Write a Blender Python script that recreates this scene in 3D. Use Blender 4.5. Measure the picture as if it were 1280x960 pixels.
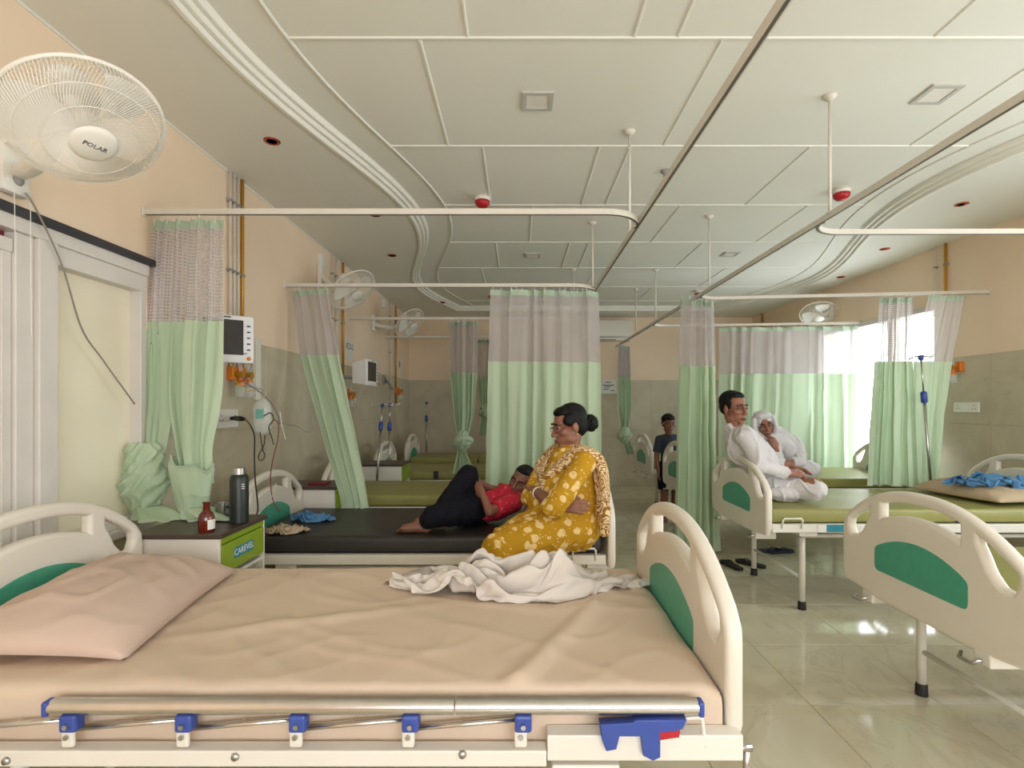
import bpy, bmesh, math, random
import numpy as np
from mathutils import Vector, Matrix, Quaternion, noise

for _o in list(bpy.data.objects):
    bpy.data.objects.remove(_o)
SC = bpy.context.scene
COL = SC.collection
PI = math.pi

# ------------------------------------------------------------------ camera
CAM_H = 1.38
FPX = 650.0
VPX, VPY = 648.0, 508.0
cam_d = bpy.data.cameras.new('camera')
cam_d.sensor_width = 36.0
cam_d.lens = FPX / 1280.0 * 36.0
cam_d.shift_x = -(VPX - 640.0) / 1280.0
cam_d.shift_y = (VPY - 480.0) / 1280.0
cam_d.clip_start = 0.02
cam = bpy.data.objects.new('camera', cam_d)
COL.objects.link(cam)
cam.location = (0, 0, CAM_H)
cam.rotation_euler = (PI / 2, 0, 0)
SC.camera = cam

# ------------------------------------------------------------------ light: an overcast white sky seen through the windows
SKY = 7.0
world = bpy.data.worlds.new('overcast_sky')
SC.world = world
world.use_nodes = True
_bg = world.node_tree.nodes['Background']
_bg.inputs['Color'].default_value = (0.93, 0.97, 1.0, 1)
_bg.inputs['Strength'].default_value = SKY
SC.view_settings.view_transform = 'Standard'
SC.view_settings.look = 'None'
SC.view_settings.exposure = 0.20
SC.view_settings.gamma = 1.0
SC.view_settings.use_curve_mapping = False
SC.cycles.use_denoising = True
SC.cycles.max_bounces = 12
SC.cycles.diffuse_bounces = 7
SC.cycles.glossy_bounces = 4
SC.cycles.transmission_bounces = 6
SC.cycles.transparent_max_bounces = 16
SC.cycles.sample_clamp_indirect = 8.0
SC.cycles.caustics_reflective = False
SC.cycles.caustics_refractive = False

# room box (metres, camera at the origin looking along +Y)
XL, XR, YB, YN = -1.90, 4.05, 9.0, -2.4
ZB, ZC = 2.92, 2.98            # border soffit and centre of the ceiling
ZT = 2.365                     # curtain tracks
WIN_R = (5.05, 7.0, 0.62, 2.32)      # window in the right wall: y0 y1 z0 z1
WIN_R2 = (0.3, 3.0, 0.62, 2.32)      # its twin, beside the camera
WIN_N = (-0.9, 3.2, 0.85, 2.40)      # window in the wall behind the camera: x0 x1 z0 z1

def portal(loc, rot, sx, sy):
    d = bpy.data.lights.new('window_portal', 'AREA')
    d.shape = 'RECTANGLE'; d.size = sx; d.size_y = sy
    d.cycles.is_portal = True
    o = bpy.data.objects.new('window_portal', d)
    COL.objects.link(o); o.location = loc; o.rotation_euler = rot
for w in (WIN_R, WIN_R2):
    portal((XR + 0.12, (w[0] + w[1]) / 2, (w[2] + w[3]) / 2), (0, PI / 2, 0), w[3] - w[2], w[1] - w[0])
portal(((WIN_N[0] + WIN_N[1]) / 2, YN - 0.12, (WIN_N[2] + WIN_N[3]) / 2), (PI / 2, 0, 0), WIN_N[1] - WIN_N[0], WIN_N[3] - WIN_N[2])

# ------------------------------------------------------------------ helpers
def lin(c):
    return tuple(((x / 255.0) / 12.92 if x / 255.0 <= 0.04045 else ((x / 255.0 + 0.055) / 1.055) ** 2.4) for x in c)

def at(px, py, D):
    s = D / FPX
    return Vector(((px - VPX) * s, D, CAM_H - (py - VPY) * s))

class NT:
    """tiny node-tree wrapper"""
    def __init__(self, name):
        self.m = bpy.data.materials.new(name); self.m.use_nodes = True
        self.t = self.m.node_tree; self.n = self.t.nodes
        self.b = self.n['Principled BSDF']; self.out = self.n['Material Output']
    def add(self, typ, **kw):
        nd = self.n.new(typ)
        for k, v in kw.items():
            setattr(nd, k, v)
        return nd
    def link(self, a, b): self.t.links.new(a, b)
    def math(self, op, a, b=None):
        nd = self.n.new('ShaderNodeMath'); nd.operation = op
        for i, v in enumerate((a, b)):
            if v is None: continue
            if isinstance(v, (int, float)): nd.inputs[i].default_value = v
            else: self.link(v, nd.inputs[i])
        return nd.outputs[0]
    def ramp(self, fac, stops):
        nd = self.n.new('ShaderNodeValToRGB'); self.link(fac, nd.inputs[0])
        el = nd.color_ramp.elements
        while len(el) < len(stops): el.new(0.5)
        for e, (p, c) in zip(el, stops):
            e.position = p; e.color = (*c[:3], 1)
        return nd.outputs[0]
    def noise(self, scale, detail=3, rough=0.5, vec=None, dist=0.0):
        nd = self.n.new('ShaderNodeTexNoise'); nd.inputs['Scale'].default_value = scale
        nd.inputs['Detail'].default_value = detail; nd.inputs['Roughness'].default_value = rough
        nd.inputs['Distortion'].default_value = dist
        if vec is not None: self.link(vec, nd.inputs['Vector'])
        return nd.outputs[0]
    def obj(self): return self.add('ShaderNodeTexCoord').outputs['Object']
    def pos(self): return self.add('ShaderNodeNewGeometry').outputs['Position']
    def bump(self, h, strength=0.2, dist=0.01):
        nd = self.n.new('ShaderNodeBump'); nd.inputs['Strength'].default_value = strength
        nd.inputs['Distance'].default_value = dist
        self.link(h, nd.inputs['Height']); self.link(nd.outputs[0], self.b.inputs['Normal'])

def mat(name, c, rough=0.6, metal=0.0, var=0.0, vscale=6.0, bump=0.0, bscale=40.0, spec=0.5, c2=None, coat=0.0, trans=0.0, alpha=1.0, detail=4):
    n = NT(name); b = n.b
    col = lin(c)
    b.inputs['Base Color'].default_value = (*col, 1)
    b.inputs['Roughness'].default_value = rough
    b.inputs['Metallic'].default_value = metal
    b.inputs['Specular IOR Level'].default_value = spec
    if coat: b.inputs['Coat Weight'].default_value = coat
    if trans: b.inputs['Transmission Weight'].default_value = trans
    if alpha < 1: b.inputs['Alpha'].default_value = alpha
    if var or c2:
        f = n.noise(vscale, detail, 0.55, n.obj())
        hi = lin(c2) if c2 else tuple(min(1, x * (1 + var)) for x in col)
        lo = col if c2 else tuple(x * (1 - var) for x in col)
        n.link(n.ramp(f, [(0.35, lo), (0.65, hi)]), b.inputs['Base Color'])
    if bump:
        n.bump(n.noise(bscale, 3, 0.6, n.obj()), bump, 0.01)
    return n.m

M = {}
M['wall'] = mat('peach_wall_paint', (236, 213, 188), 0.75, var=0.03, vscale=1.2, bump=0.03, bscale=90)
M['ceil'] = mat('ceiling_paint', (230, 229, 221), 0.7, var=0.015, vscale=1.0)
M['cornice'] = mat('cornice_paint', (236, 234, 226), 0.5, var=0.01)
M['white'] = mat('white_enamel', (226, 222, 214), 0.35, var=0.02, vscale=3)
M['track'] = mat('white_track', (214, 208, 198), 0.35, var=0.03, vscale=5)
M['track_dark'] = mat('track_groove', (96, 90, 84), 0.5, var=0.05)
M['board'] = mat('cream_plastic', (224, 217, 206), 0.38, var=0.025, vscale=4, bump=0.02, bscale=120)
M['inset'] = mat('green_plastic', (72, 158, 132), 0.35, var=0.05, vscale=30)
M['olive'] = mat('olive_rexine', (144, 141, 82), 0.42, var=0.06, vscale=3, bump=0.12, bscale=9)
M['black_rexine'] = mat('black_rexine', (44, 40, 38), 0.45, var=0.15, vscale=4, bump=0.1, bscale=9)
M['rubber'] = mat('black_rubber', (24, 22, 22), 0.6, var=0.1)
M['steel'] = mat('brushed_steel', (190, 188, 184), 0.28, 1.0, var=0.06, vscale=20)
M['alum'] = mat('brushed_aluminium', (214, 209, 206), 0.27, 1.0, var=0.05, vscale=14)
M['blue'] = mat('blue_plastic', (56, 78, 158), 0.4, var=0.05)
M['red'] = mat('red_plastic', (176, 28, 40), 0.35, var=0.05)
M['brown_top'] = mat('brown_laminate', (74, 60, 52), 0.4, var=0.1, vscale=9)
M['lime'] = mat('lime_laminate', (136, 160, 44), 0.4, var=0.03)
M['teal'] = mat('teal_sticker', (40, 130, 150), 0.4, var=0.03)
M['gold'] = mat('gold_pipe', (196, 140, 34), 0.35, 0.3, var=0.05)
M['orange'] = mat('orange_plastic', (224, 122, 26), 0.4, var=0.05)
M['grey'] = mat('grey_plastic', (150, 148, 144), 0.5, var=0.05)
M['screen'] = mat('dark_screen', (38, 40, 44), 0.2, var=0.2, vscale=8)
M['black'] = mat('black_plastic', (26, 25, 26), 0.45, var=0.1)
M['alframe'] = mat('silver_window_frame', (212, 206, 201), 0.45, 0.0, var=0.03)
M['darkhead'] = mat('dark_window_head', (52, 50, 54), 0.5, var=0.1)
M['maroon'] = mat('maroon_strip', (120, 22, 40), 0.5, var=0.05)
M['cord_grey'] = mat('grey_cord', (140, 132, 122), 0.6, var=0.05)
M['paper'] = mat('white_paper', (226, 224, 220), 0.7, var=0.02)
M['ink'] = mat('dark_ink', (60, 62, 70), 0.7, var=0.02)

def mat_floor():
    n = NT('polished_tile'); b = n.b
    p = n.pos()
    inf = n.add('ShaderNodeObjectInfo')
    sc = n.add('ShaderNodeVectorMath', operation='SCALE'); n.link(inf.outputs['Location'], sc.inputs[0]); sc.inputs['Scale'].default_value = 3.7
    ad = n.add('ShaderNodeVectorMath', operation='ADD'); n.link(p, ad.inputs[0]); n.link(sc.outputs[0], ad.inputs[1])
    f = n.noise(1.3, 5, 0.6, ad.outputs[0], 1.6)
    base = n.ramp(f, [(0.30, lin((186, 177, 152))), (0.5, lin((202, 194, 169))), (0.72, lin((210, 203, 180)))])
    v = n.noise(1.1, 6, 0.6, ad.outputs[0], 2.4)
    vein = n.math('SUBTRACT', 1.0, n.math('MULTIPLY', n.math('ABSOLUTE', n.math('SUBTRACT', v, 0.5)), 42.0))
    vein = n.math('MULTIPLY', n.math('MAXIMUM', vein, 0.0), 0.20)
    mx = n.add('ShaderNodeMix', data_type='RGBA'); n.link(vein, mx.inputs[0]); n.link(base, mx.inputs[6])
    mx.inputs[7].default_value = (*lin((150, 139, 116)), 1)
    n.link(mx.outputs[2], b.inputs['Base Color'])
    b.inputs['Roughness'].default_value = 0.07
    b.inputs['Specular IOR Level'].default_value = 0.62
    return n.m
M['floor'] = mat_floor()
M['grout'] = mat('tile_grout', (128, 122, 104), 0.8, var=0.05)

def mat_dado():
    n = NT('dado_tile'); b = n.b
    p = n.pos()
    f = n.noise(1.6, 6, 0.62, p, 0.8)
    g = n.noise(7.0, 5, 0.7, p, 0.4)
    base = n.ramp(f, [(0.28, lin((176, 164, 141))), (0.52, lin((194, 184, 161))), (0.75, lin((206, 197, 175)))])
    stain = n.math('MULTIPLY', n.math('MAXIMUM', n.math('SUBTRACT', g, 0.62), 0.0), 3.2)
    mx = n.add('ShaderNodeMix', data_type='RGBA'); n.link(stain, mx.inputs[0]); n.link(base, mx.inputs[6])
    mx.inputs[7].default_value = (*lin((128, 116, 98)), 1)
    n.link(mx.outputs[2], b.inputs['Base Color'])
    b.inputs['Roughness'].default_value = 0.3
    return n.m
M['dado'] = mat_dado()

def mat_frost():
    n = NT('frosted_pane'); b = n.b
    b.inputs['Base Color'].default_value = (*lin((236, 226, 196)), 1)
    f = n.noise(1.5, 3, 0.5, n.obj())
    n.link(n.ramp(f, [(0.3, lin((222, 214, 192))), (0.7, lin((236, 229, 210)))]), b.inputs['Base Color'])
    b.inputs['Roughness'].default_value = 0.4
    tr = n.add('ShaderNodeBsdfTranslucent'); tr.inputs['Color'].default_value = (*lin((255, 244, 220)), 1)
    ms = n.add('ShaderNodeMixShader'); ms.inputs[0].default_value = 0.05
    n.link(b.outputs[0], ms.inputs[1]); n.link(tr.outputs[0], ms.inputs[2]); n.link(ms.outputs[0], n.out.inputs[0])
    return n.m
M['frost'] = mat_frost()

def mat_glass():
    n = NT('window_glass'); b = n.b
    f = n.noise(2.0, 2, 0.5, n.obj())
    tr = n.add('ShaderNodeBsdfTransparent')
    n.link(n.ramp(f, [(0.3, (0.90, 0.93, 0.93)), (0.7, (0.95, 0.97, 0.97))]), tr.inputs[0])
    gl = n.add('ShaderNodeBsdfGlossy'); gl.inputs['Roughness'].default_value = 0.03
    ms = n.add('ShaderNodeMixShader'); ms.inputs[0].default_value = 0.06
    n.link(tr.outputs[0], ms.inputs[1]); n.link(gl.outputs[0], ms.inputs[2]); n.link(ms.outputs[0], n.out.inputs[0])
    return n.m
M['glass'] = mat_glass()

def mat_clear(name, c, a=0.25):
    n = NT(name); b = n.b
    b.inputs['Roughness'].default_value = 0.12
    f = n.noise(20, 2, 0.5, n.obj())
    col = lin(c)
    n.link(n.ramp(f, [(0.3, tuple(x * 0.92 for x in col)), (0.7, col)]), b.inputs['Base Color'])
    b.inputs['Alpha'].default_value = a
    return n.m
M['clear'] = mat_clear('clear_plastic', (226, 230, 226), 0.35)

def mat_cloth(name, c, transl=0.25, weave=900, var=0.04, tint=None, spec=0.15, vscale=2.5, bump=0.08):
    n = NT(name); b = n.b
    col = lin(c)
    f = n.noise(vscale, 4, 0.55, n.obj())
    rgb = n.ramp(f, [(0.3, tuple(x * (1 - var) for x in col)), (0.7, tuple(min(1, x * (1 + var)) for x in col))])
    n.link(rgb, b.inputs['Base Color'])
    b.inputs['Roughness'].default_value = 0.85
    b.inputs['Specular IOR Level'].default_value = spec
    if bump: n.bump(n.noise(weave, 2, 0.5, n.obj()), bump, 0.002)
    if transl:
        tr = n.add('ShaderNodeBsdfTranslucent')
        n.link(rgb, tr.inputs['Color'])
        ms = n.add('ShaderNodeMixShader'); ms.inputs[0].default_value = transl
        n.link(b.outputs[0], ms.inputs[1]); n.link(tr.outputs[0], ms.inputs[2]); n.link(ms.outputs[0], n.out.inputs[0])
    return n.m
M['curtain'] = mat_cloth('mint_curtain', (204, 221, 194), 0.30, 300, 0.03)
M['hem'] = mat_cloth('mint_header', (186, 204, 184), 0.2, 300, 0.03)
M['sheet'] = mat_cloth('peach_sheet', (212, 192, 173), 0.0, 500, 0.03, bump=0.05)
M['pillow'] = mat_cloth('pink_beige_pillowcase', (203, 180, 167), 0.0, 500, 0.03, bump=0.05)
M['blanket'] = mat_cloth('white_blanket', (212, 204, 197), 0.0, 300, 0.03, bump=0.1)
M['blue_cloth'] = mat_cloth('blue_cloth', (88, 134, 174), 0.0, 300, 0.12, vscale=8)
M['beige_cloth'] = mat_cloth('beige_cloth', (182, 163, 136), 0.0, 300, 0.06)

def mat_net(name, light=(224, 217, 216), hole=0.66, cell=0.017):
    """woven net: light threads, open cells"""
    n = NT(name); b = n.b
    uv = n.add('ShaderNodeUVMap').outputs[0]
    s = n.add('ShaderNodeSeparateXYZ'); n.link(uv, s.inputs[0])
    gx = n.math('FRACT', n.math('DIVIDE', s.outputs[0], cell))
    gy = n.math('FRACT', n.math('DIVIDE', s.outputs[1], cell))
    hx = n.math('GREATER_THAN', gx, 0.40); hy = n.math('GREATER_THAN', gy, 0.40)
    open_ = n.math('MULTIPLY', n.math('MULTIPLY', hx, hy), hole)
    col = lin(light)
    f = n.noise(3, 3, 0.5, n.obj())
    rgb = n.ramp(f, [(0.3, tuple(x * 0.95 for x in col)), (0.7, col)])
    n.link(rgb, b.inputs['Base Color']); b.inputs['Roughness'].default_value = 0.8
    b.inputs['Specular IOR Level'].default_value = 0.1
    tl = n.add('ShaderNodeBsdfTranslucent'); n.link(rgb, tl.inputs[0])
    m1 = n.add('ShaderNodeMixShader'); m1.inputs[0].default_value = 0.5
    n.link(b.outputs[0], m1.inputs[1]); n.link(tl.outputs[0], m1.inputs[2])
    tr = n.add('ShaderNodeBsdfTransparent')
    ms = n.add('ShaderNodeMixShader'); n.link(open_, ms.inputs[0])
    n.link(m1.outputs[0], ms.inputs[1]); n.link(tr.outputs[0], ms.inputs[2]); n.link(ms.outputs[0], n.out.inputs[0])
    return n.m
M['net'] = mat_net('curtain_net')
def mat_net_far():
    """the same net where its cells are finer than the eye resolves"""
    n = NT('fine_curtain_net'); b = n.b
    col = lin((224, 217, 216)); f = n.noise(5, 3, 0.5, n.obj())
    rgb = n.ramp(f, [(0.3, tuple(x * 0.94 for x in col)), (0.7, col)])
    n.link(rgb, b.inputs['Base Color']); b.inputs['Roughness'].default_value = 0.8; b.inputs['Specular IOR Level'].default_value = 0.1
    tl = n.add('ShaderNodeBsdfTranslucent'); n.link(rgb, tl.inputs[0])
    m1 = n.add('ShaderNodeMixShader'); m1.inputs[0].default_value = 0.5
    n.link(b.outputs[0], m1.inputs[1]); n.link(tl.outputs[0], m1.inputs[2])
    tr = n.add('ShaderNodeBsdfTransparent')
    ms = n.add('ShaderNodeMixShader'); ms.inputs[0].default_value = 0.27
    n.link(m1.outputs[0], ms.inputs[1]); n.link(tr.outputs[0], ms.inputs[2]); n.link(ms.outputs[0], n.out.inputs[0])
    return n.m
M['net_far'] = mat_net_far()

# ------------------------------------------------------------------ mesh builder
class MB:
    def __init__(self): self.v = []; self.f = []; self.uv = None
    def add(self, vs, fs, M4=None):
        b = len(self.v)
        if M4 is not None: vs = [M4 @ Vector(v) for v in vs]
        self.v += [tuple(v) for v in vs]; self.f += [tuple(i + b for i in f) for f in fs]
        return self
    def box(self, c, s, M4=None, bev=0.0):
        x, y, z = (a / 2 for a in s); cx, cy, cz = c
        if bev <= 0:
            vs = [(cx + i * x, cy + j * y, cz + k * z) for i in (-1, 1) for j in (-1, 1) for k in (-1, 1)]
            return self.add(vs, [(0, 1, 3, 2), (4, 6, 7, 5), (0, 4, 5, 1), (2, 3, 7, 6), (0, 2, 6, 4), (1, 5, 7, 3)], M4)
        bm = bmesh.new(); bmesh.ops.create_cube(bm, size=1)
        for v in bm.verts: v.co = Vector((v.co.x * s[0], v.co.y * s[1], v.co.z * s[2]))
        bmesh.ops.bevel(bm, geom=bm.edges[:], offset=min(bev, min(s) * 0.49), segments=2, profile=0.5, affect='EDGES')
        bm.verts.index_update()
        vs = [(v.co.x + cx, v.co.y + cy, v.co.z + cz) for v in bm.verts]
        fs = [tuple(v.index for v in f.verts) for f in bm.faces]; bm.free()
        return self.add(vs, fs, M4)
    def b2(self, x0, x1, y0, y1, z0, z1, bev=0.0, M4=None):
        return self.box(((x0 + x1) / 2, (y0 + y1) / 2, (z0 + z1) / 2), (abs(x1 - x0), abs(y1 - y0), abs(z1 - z0)), M4, bev)
    def tube(self, pts, r, seg=8, cap=True, M4=None, flat=1.0):
        pts = [Vector(p) for p in pts]; n = len(pts)
        rs = r if isinstance(r, (list, tuple)) else [r] * n
        t0 = (pts[1] - pts[0]).normalized()
        ref = Vector((0, 0, 1)) if abs(t0.z) < 0.9 else Vector((1, 0, 0))
        nx = t0.cross(ref).normalized(); vs = []; fs = []
        for i, p in enumerate(pts):
            t = ((pts[i + 1] if i < n - 1 else p) - (pts[i - 1] if i > 0 else p)).normalized()
            nx = (nx - t * nx.dot(t)).normalized(); ny = t.cross(nx)
            for k in range(seg):
                a = 2 * PI * k / seg
                vs.append(p + (nx * math.cos(a) + ny * math.sin(a) * flat) * rs[i])
        for i in range(n - 1):
            for k in range(seg):
                k2 = (k + 1) % seg
                fs.append((i * seg + k, i * seg + k2, (i + 1) * seg + k2, (i + 1) * seg + k))
        if cap:
            fs.append(tuple(range(seg))[::-1]); fs.append(tuple((n - 1) * seg + k for k in range(seg)))
        return self.add(vs, fs, M4)
    def lathe(self, prof, seg=20, M4=None):
        vs = []; fs = []; n = len(prof)
        for (r, z) in prof:
            for k in range(seg):
                a = 2 * PI * k / seg; vs.append((r * math.cos(a), r * math.sin(a), z))
        for i in range(n - 1):
            for k in range(seg):
                k2 = (k + 1) % seg
                fs.append((i * seg + k, i * seg + k2, (i + 1) * seg + k2, (i + 1) * seg + k))
        if prof[0][0] > 1e-4: fs.append(tuple(range(seg))[::-1])
        if prof[-1][0] > 1e-4: fs.append(tuple((n - 1) * seg + k for k in range(seg)))
        return self.add(vs, fs, M4)
    def ell(self, c, r, seg=14, rings=9, M4=None, rot=None):
        vs = []; fs = []; c = Vector(c)
        R = rot if rot is not None else Matrix.Identity(3)
        for i in range(rings + 1):
            th = PI * i / rings
            for k in range(seg):
                a = 2 * PI * k / seg
                vs.append(c + R @ Vector((r[0] * math.sin(th) * math.cos(a), r[1] * math.sin(th) * math.sin(a), r[2] * math.cos(th))))
        for i in range(rings):
            for k in range(seg):
                k2 = (k + 1) % seg
                fs.append((i * seg + k, (i + 1) * seg + k, (i + 1) * seg + k2, i * seg + k2))
        return self.add(vs, fs, M4)
    def grid(self, fn, nu, nv):
        """surface fn(u,v) -> point"""
        vs = [fn(i / nu, j / nv) for j in range(nv + 1) for i in range(nu + 1)]
        fs = [(j * (nu + 1) + i, j * (nu + 1) + i + 1, (j + 1) * (nu + 1) + i + 1, (j + 1) * (nu + 1) + i) for j in range(nv) for i in range(nu)]
        return self.add(vs, fs)
    def build(self, name, m, parent=None, smooth=False, uv=None, auto=None):
        if parent is not None:
            inv = WM(parent).inverted()
            vs = [inv @ Vector(v) for v in self.v] if LOCAL[0] is False else self.v
        else: vs = self.v
        me = bpy.data.meshes.new(name)
        me.from_pydata([tuple(v) for v in vs], [], self.f)
        bm = bmesh.new(); bm.from_mesh(me)
        bmesh.ops.recalc_face_normals(bm, faces=bm.faces[:])
        bm.to_mesh(me); bm.free()
        return link(name, me, m, parent, smooth, uv, auto)

LOCAL = [False]      # False: builder coordinates are world ones, True: they are the parent's
def WM(o):
    b = Matrix.LocRotScale(o.location, o.rotation_euler.to_quaternion(), o.scale)
    return WM(o.parent) @ b if o.parent else b

def link(name, me, m, parent=None, smooth=False, uv=None, auto=None):
    if smooth or auto:
        me.polygons.foreach_set('use_smooth', [True] * len(me.polygons))
    if auto:
        me.set_sharp_from_angle(angle=math.radians(auto))
    if uv is not None:
        l = me.uv_layers.new(name='UVMap')
        for lp in me.loops: l.data[lp.index].uv = uv[lp.vertex_index]
    if m is not None:
        me.materials.append(M[m] if isinstance(m, str) else m)
    o = bpy.data.objects.new(name, me); COL.objects.link(o)
    if parent is not None: o.parent = parent
    return o

def tag(o, label, cat, group=None):
    o['label'] = label; o['category'] = cat
    if group: o['group'] = group
    return o
def thing(name, label, cat, loc=(0, 0, 0), rz=0.0, group=None):
    o = bpy.data.objects.new(name, None); o.empty_display_size = 0.1
    COL.objects.link(o); o.location = loc; o.rotation_euler = (0, 0, rz)
    return tag(o, label, cat, group)
def struct(o):
    o['kind'] = 'structure'; return o
def copy_tree(o, parent=None):
    c = o.copy(); COL.objects.link(c)
    if parent is not None: c.parent = parent
    for ch in list(o.children): copy_tree(ch, c)
    return c
def text_mesh(name, txt, size, m, parent, Mw, ext=0.0006, align='CENTER'):
    cu = bpy.data.curves.new(name, 'FONT'); cu.body = txt; cu.size = size; cu.extrude = ext
    cu.align_x = align; cu.align_y = 'CENTER'; cu.resolution_u = 2
    t = bpy.data.objects.new('tmp', cu); COL.objects.link(t)
    dg = bpy.context.evaluated_depsgraph_get()
    me = bpy.data.meshes.new_from_object(t.evaluated_get(dg)); bpy.data.objects.remove(t)
    me.name = name
    Ml = (WM(parent).inverted() @ Mw) if parent is not None else Mw
    me.transform(Ml)
    me.materials.clear()
    return link(name, me, m, parent)
def frame3(o, x, z):
    """matrix with origin o, local X along x, local Z along z"""
    x = Vector(x).normalized(); z = Vector(z); z = (z - x * z.dot(x)).normalized(); y = z.cross(x)
    m = Matrix((x, y, z)).transposed().to_4x4(); m.translation = Vector(o); return m
def shape2d(outers, ext, bev, Mw=None, res=2):
    """flat outlines (first outer, the rest holes) to a bevelled slab mesh"""
    cu = bpy.data.curves.new('shape', 'CURVE'); cu.dimensions = '2D'; cu.fill_mode = 'BOTH'
    cu.extrude = ext; cu.bevel_depth = bev; cu.bevel_resolution = res
    for pts in outers:
        s = cu.splines.new('POLY'); s.points.add(len(pts) - 1)
        for p, q in zip(s.points, pts): p.co = (q[0], q[1], 0, 1)
        s.use_cyclic_u = True
    t = bpy.data.objects.new('tmp', cu); COL.objects.link(t)
    dg = bpy.context.evaluated_depsgraph_get()
    me = bpy.data.meshes.new_from_object(t.evaluated_get(dg)); bpy.data.objects.remove(t)
    me.materials.clear()
    if Mw is not None: me.transform(Mw)
    return me
def rounded(pts, r, n=5):
    """round the corners of a polygon"""
    out = []; N = len(pts)
    for i in range(N):
        p = Vector(pts[i]); a = Vector(pts[i - 1]); b = Vector(pts[(i + 1) % N])
        da = (a - p); db = (b - p); k = min(r, da.length * 0.45, db.length * 0.45)
        A = p + da.normalized() * k; B = p + db.normalized() * k
        for j in range(n + 1):
            t = j / n; q = A * (1 - t) ** 2 + p * 2 * t * (1 - t) + B * t * t
            out.append((q.x, q.y))
    return out
def spline(pts, n=8):
    """catmull-rom through points"""
    P = [Vector(p) for p in pts]; out = []
    for i in range(len(P) - 1):
        p0 = P[max(i - 1, 0)]; p1 = P[i]; p2 = P[i + 1]; p3 = P[min(i + 2, len(P) - 1)]
        for j in range(n):
            t = j / n
            out.append(0.5 * ((2 * p1) + (p2 - p0) * t + (2 * p0 - 5 * p1 + 4 * p2 - p3) * t * t + (3 * p1 - p0 - 3 * p2 + p3) * t ** 3))
    out.append(P[-1]); return out
def cable(name, m, pts, r, parent=None, label=None, cat='cable', n=8, seg=6):
    mb = MB().tube(spline(pts, n), r, seg)
    o = mb.build(name, m, parent, smooth=True)
    if parent is None: tag(o, label, cat)
    return o
# ------------------------------------------------------------------ a crumpled cloth, let fall once and used for every heap of cloth
CNX, CNY = 74, 46
def crumple(seed=3, frames=44):
    W, H = 1.55, 0.95
    vs = []; rest_co = []
    for j in range(CNY + 1):
        for i in range(CNX + 1):
            u = i / CNX - .5; v = j / CNY - .5
            a = noise.noise(Vector((u * 5 + seed, v * 4, seed * 1.3)))
            b = noise.noise(Vector((u * 6, v * 6 + 7, seed * 2.1)))
            x = u * W * 0.72 + 0.05 * a; y = v * H * 0.44 + 0.06 * b + 0.08 * math.sin(u * 7 + seed)
            amp = 0.034 * (1 - abs(2 * u) ** 3 * 0.6)
            z = 0.07 + amp * math.sin(2 * PI * (v * 3.5 + 1.5 * u + 0.9 * a)) + amp * 0.9 * math.sin(2 * PI * (u * 4 + 0.9 * b + v)) + 0.09 * math.exp(-((u - 0.10) / .14) ** 2) * (1 - (2 * v) ** 2)
            vs.append((x, y, z)); rest_co.append((u * W, v * H, 0.3))
    fs = [(j * (CNX + 1) + i, j * (CNX + 1) + i + 1, (j + 1) * (CNX + 1) + i + 1, (j + 1) * (CNX + 1) + i) for j in range(CNY) for i in range(CNX)]
    me = bpy.data.meshes.new('falling_cloth'); me.from_pydata(vs, [], fs)
    o = bpy.data.objects.new('falling_cloth', me); COL.objects.link(o)
    o.shape_key_add(name='Basis'); rk = o.shape_key_add(name='rest')
    for k, c in enumerate(rest_co): rk.data[k].co = c
    m = o.modifiers.new('cloth', 'CLOTH'); s = m.settings
    s.rest_shape_key = rk
    s.quality = 7; s.mass = 0.5; s.tension_stiffness = 12; s.compression_stiffness = 12; s.shear_stiffness = 4
    s.bending_stiffness = 0.04; s.air_damping = 1.0; s.tension_damping = 8; s.compression_damping = 8
    c = m.collision_settings; c.use_self_collision = True; c.self_distance_min = 0.006; c.distance_min = 0.006
    c.collision_quality = 3; c.friction = 20; c.self_friction = 12
    m.point_cache.frame_end = frames + 5
    fl_me = bpy.data.meshes.new('landing'); fl_me.from_pydata([(-2, -2, 0), (2, -2, 0), (2, 2, 0), (-2, 2, 0)], [], [(0, 1, 2, 3)])
    p = bpy.data.objects.new('landing', fl_me); COL.objects.link(p)
    p.modifiers.new('collision', 'COLLISION'); p.collision.thickness_outer = 0.004; p.collision.cloth_friction = 40
    SC.frame_start = 1; SC.frame_end = frames
    for f in range(1, frames + 1): SC.frame_set(f)
    em = o.evaluated_get(bpy.context.evaluated_depsgraph_get()).to_mesh()
    co = np.array([v.co[:] for v in em.vertices])
    for q in (o, p): bpy.data.objects.remove(q)
    SC.frame_set(1); SC.frame_end = 1
    if not np.isfinite(co).all() or np.ptp(co[:, 0]) > 2.0: co = np.array(vs)
    co[:, 0] -= (co[:, 0].max() + co[:, 0].min()) / 2; co[:, 1] -= (co[:, 1].max() + co[:, 1].min()) / 2; co[:, 2] -= co[:, 2].min()
    return co, fs
CLOTH, CLOTH_FACES = crumple()
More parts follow.
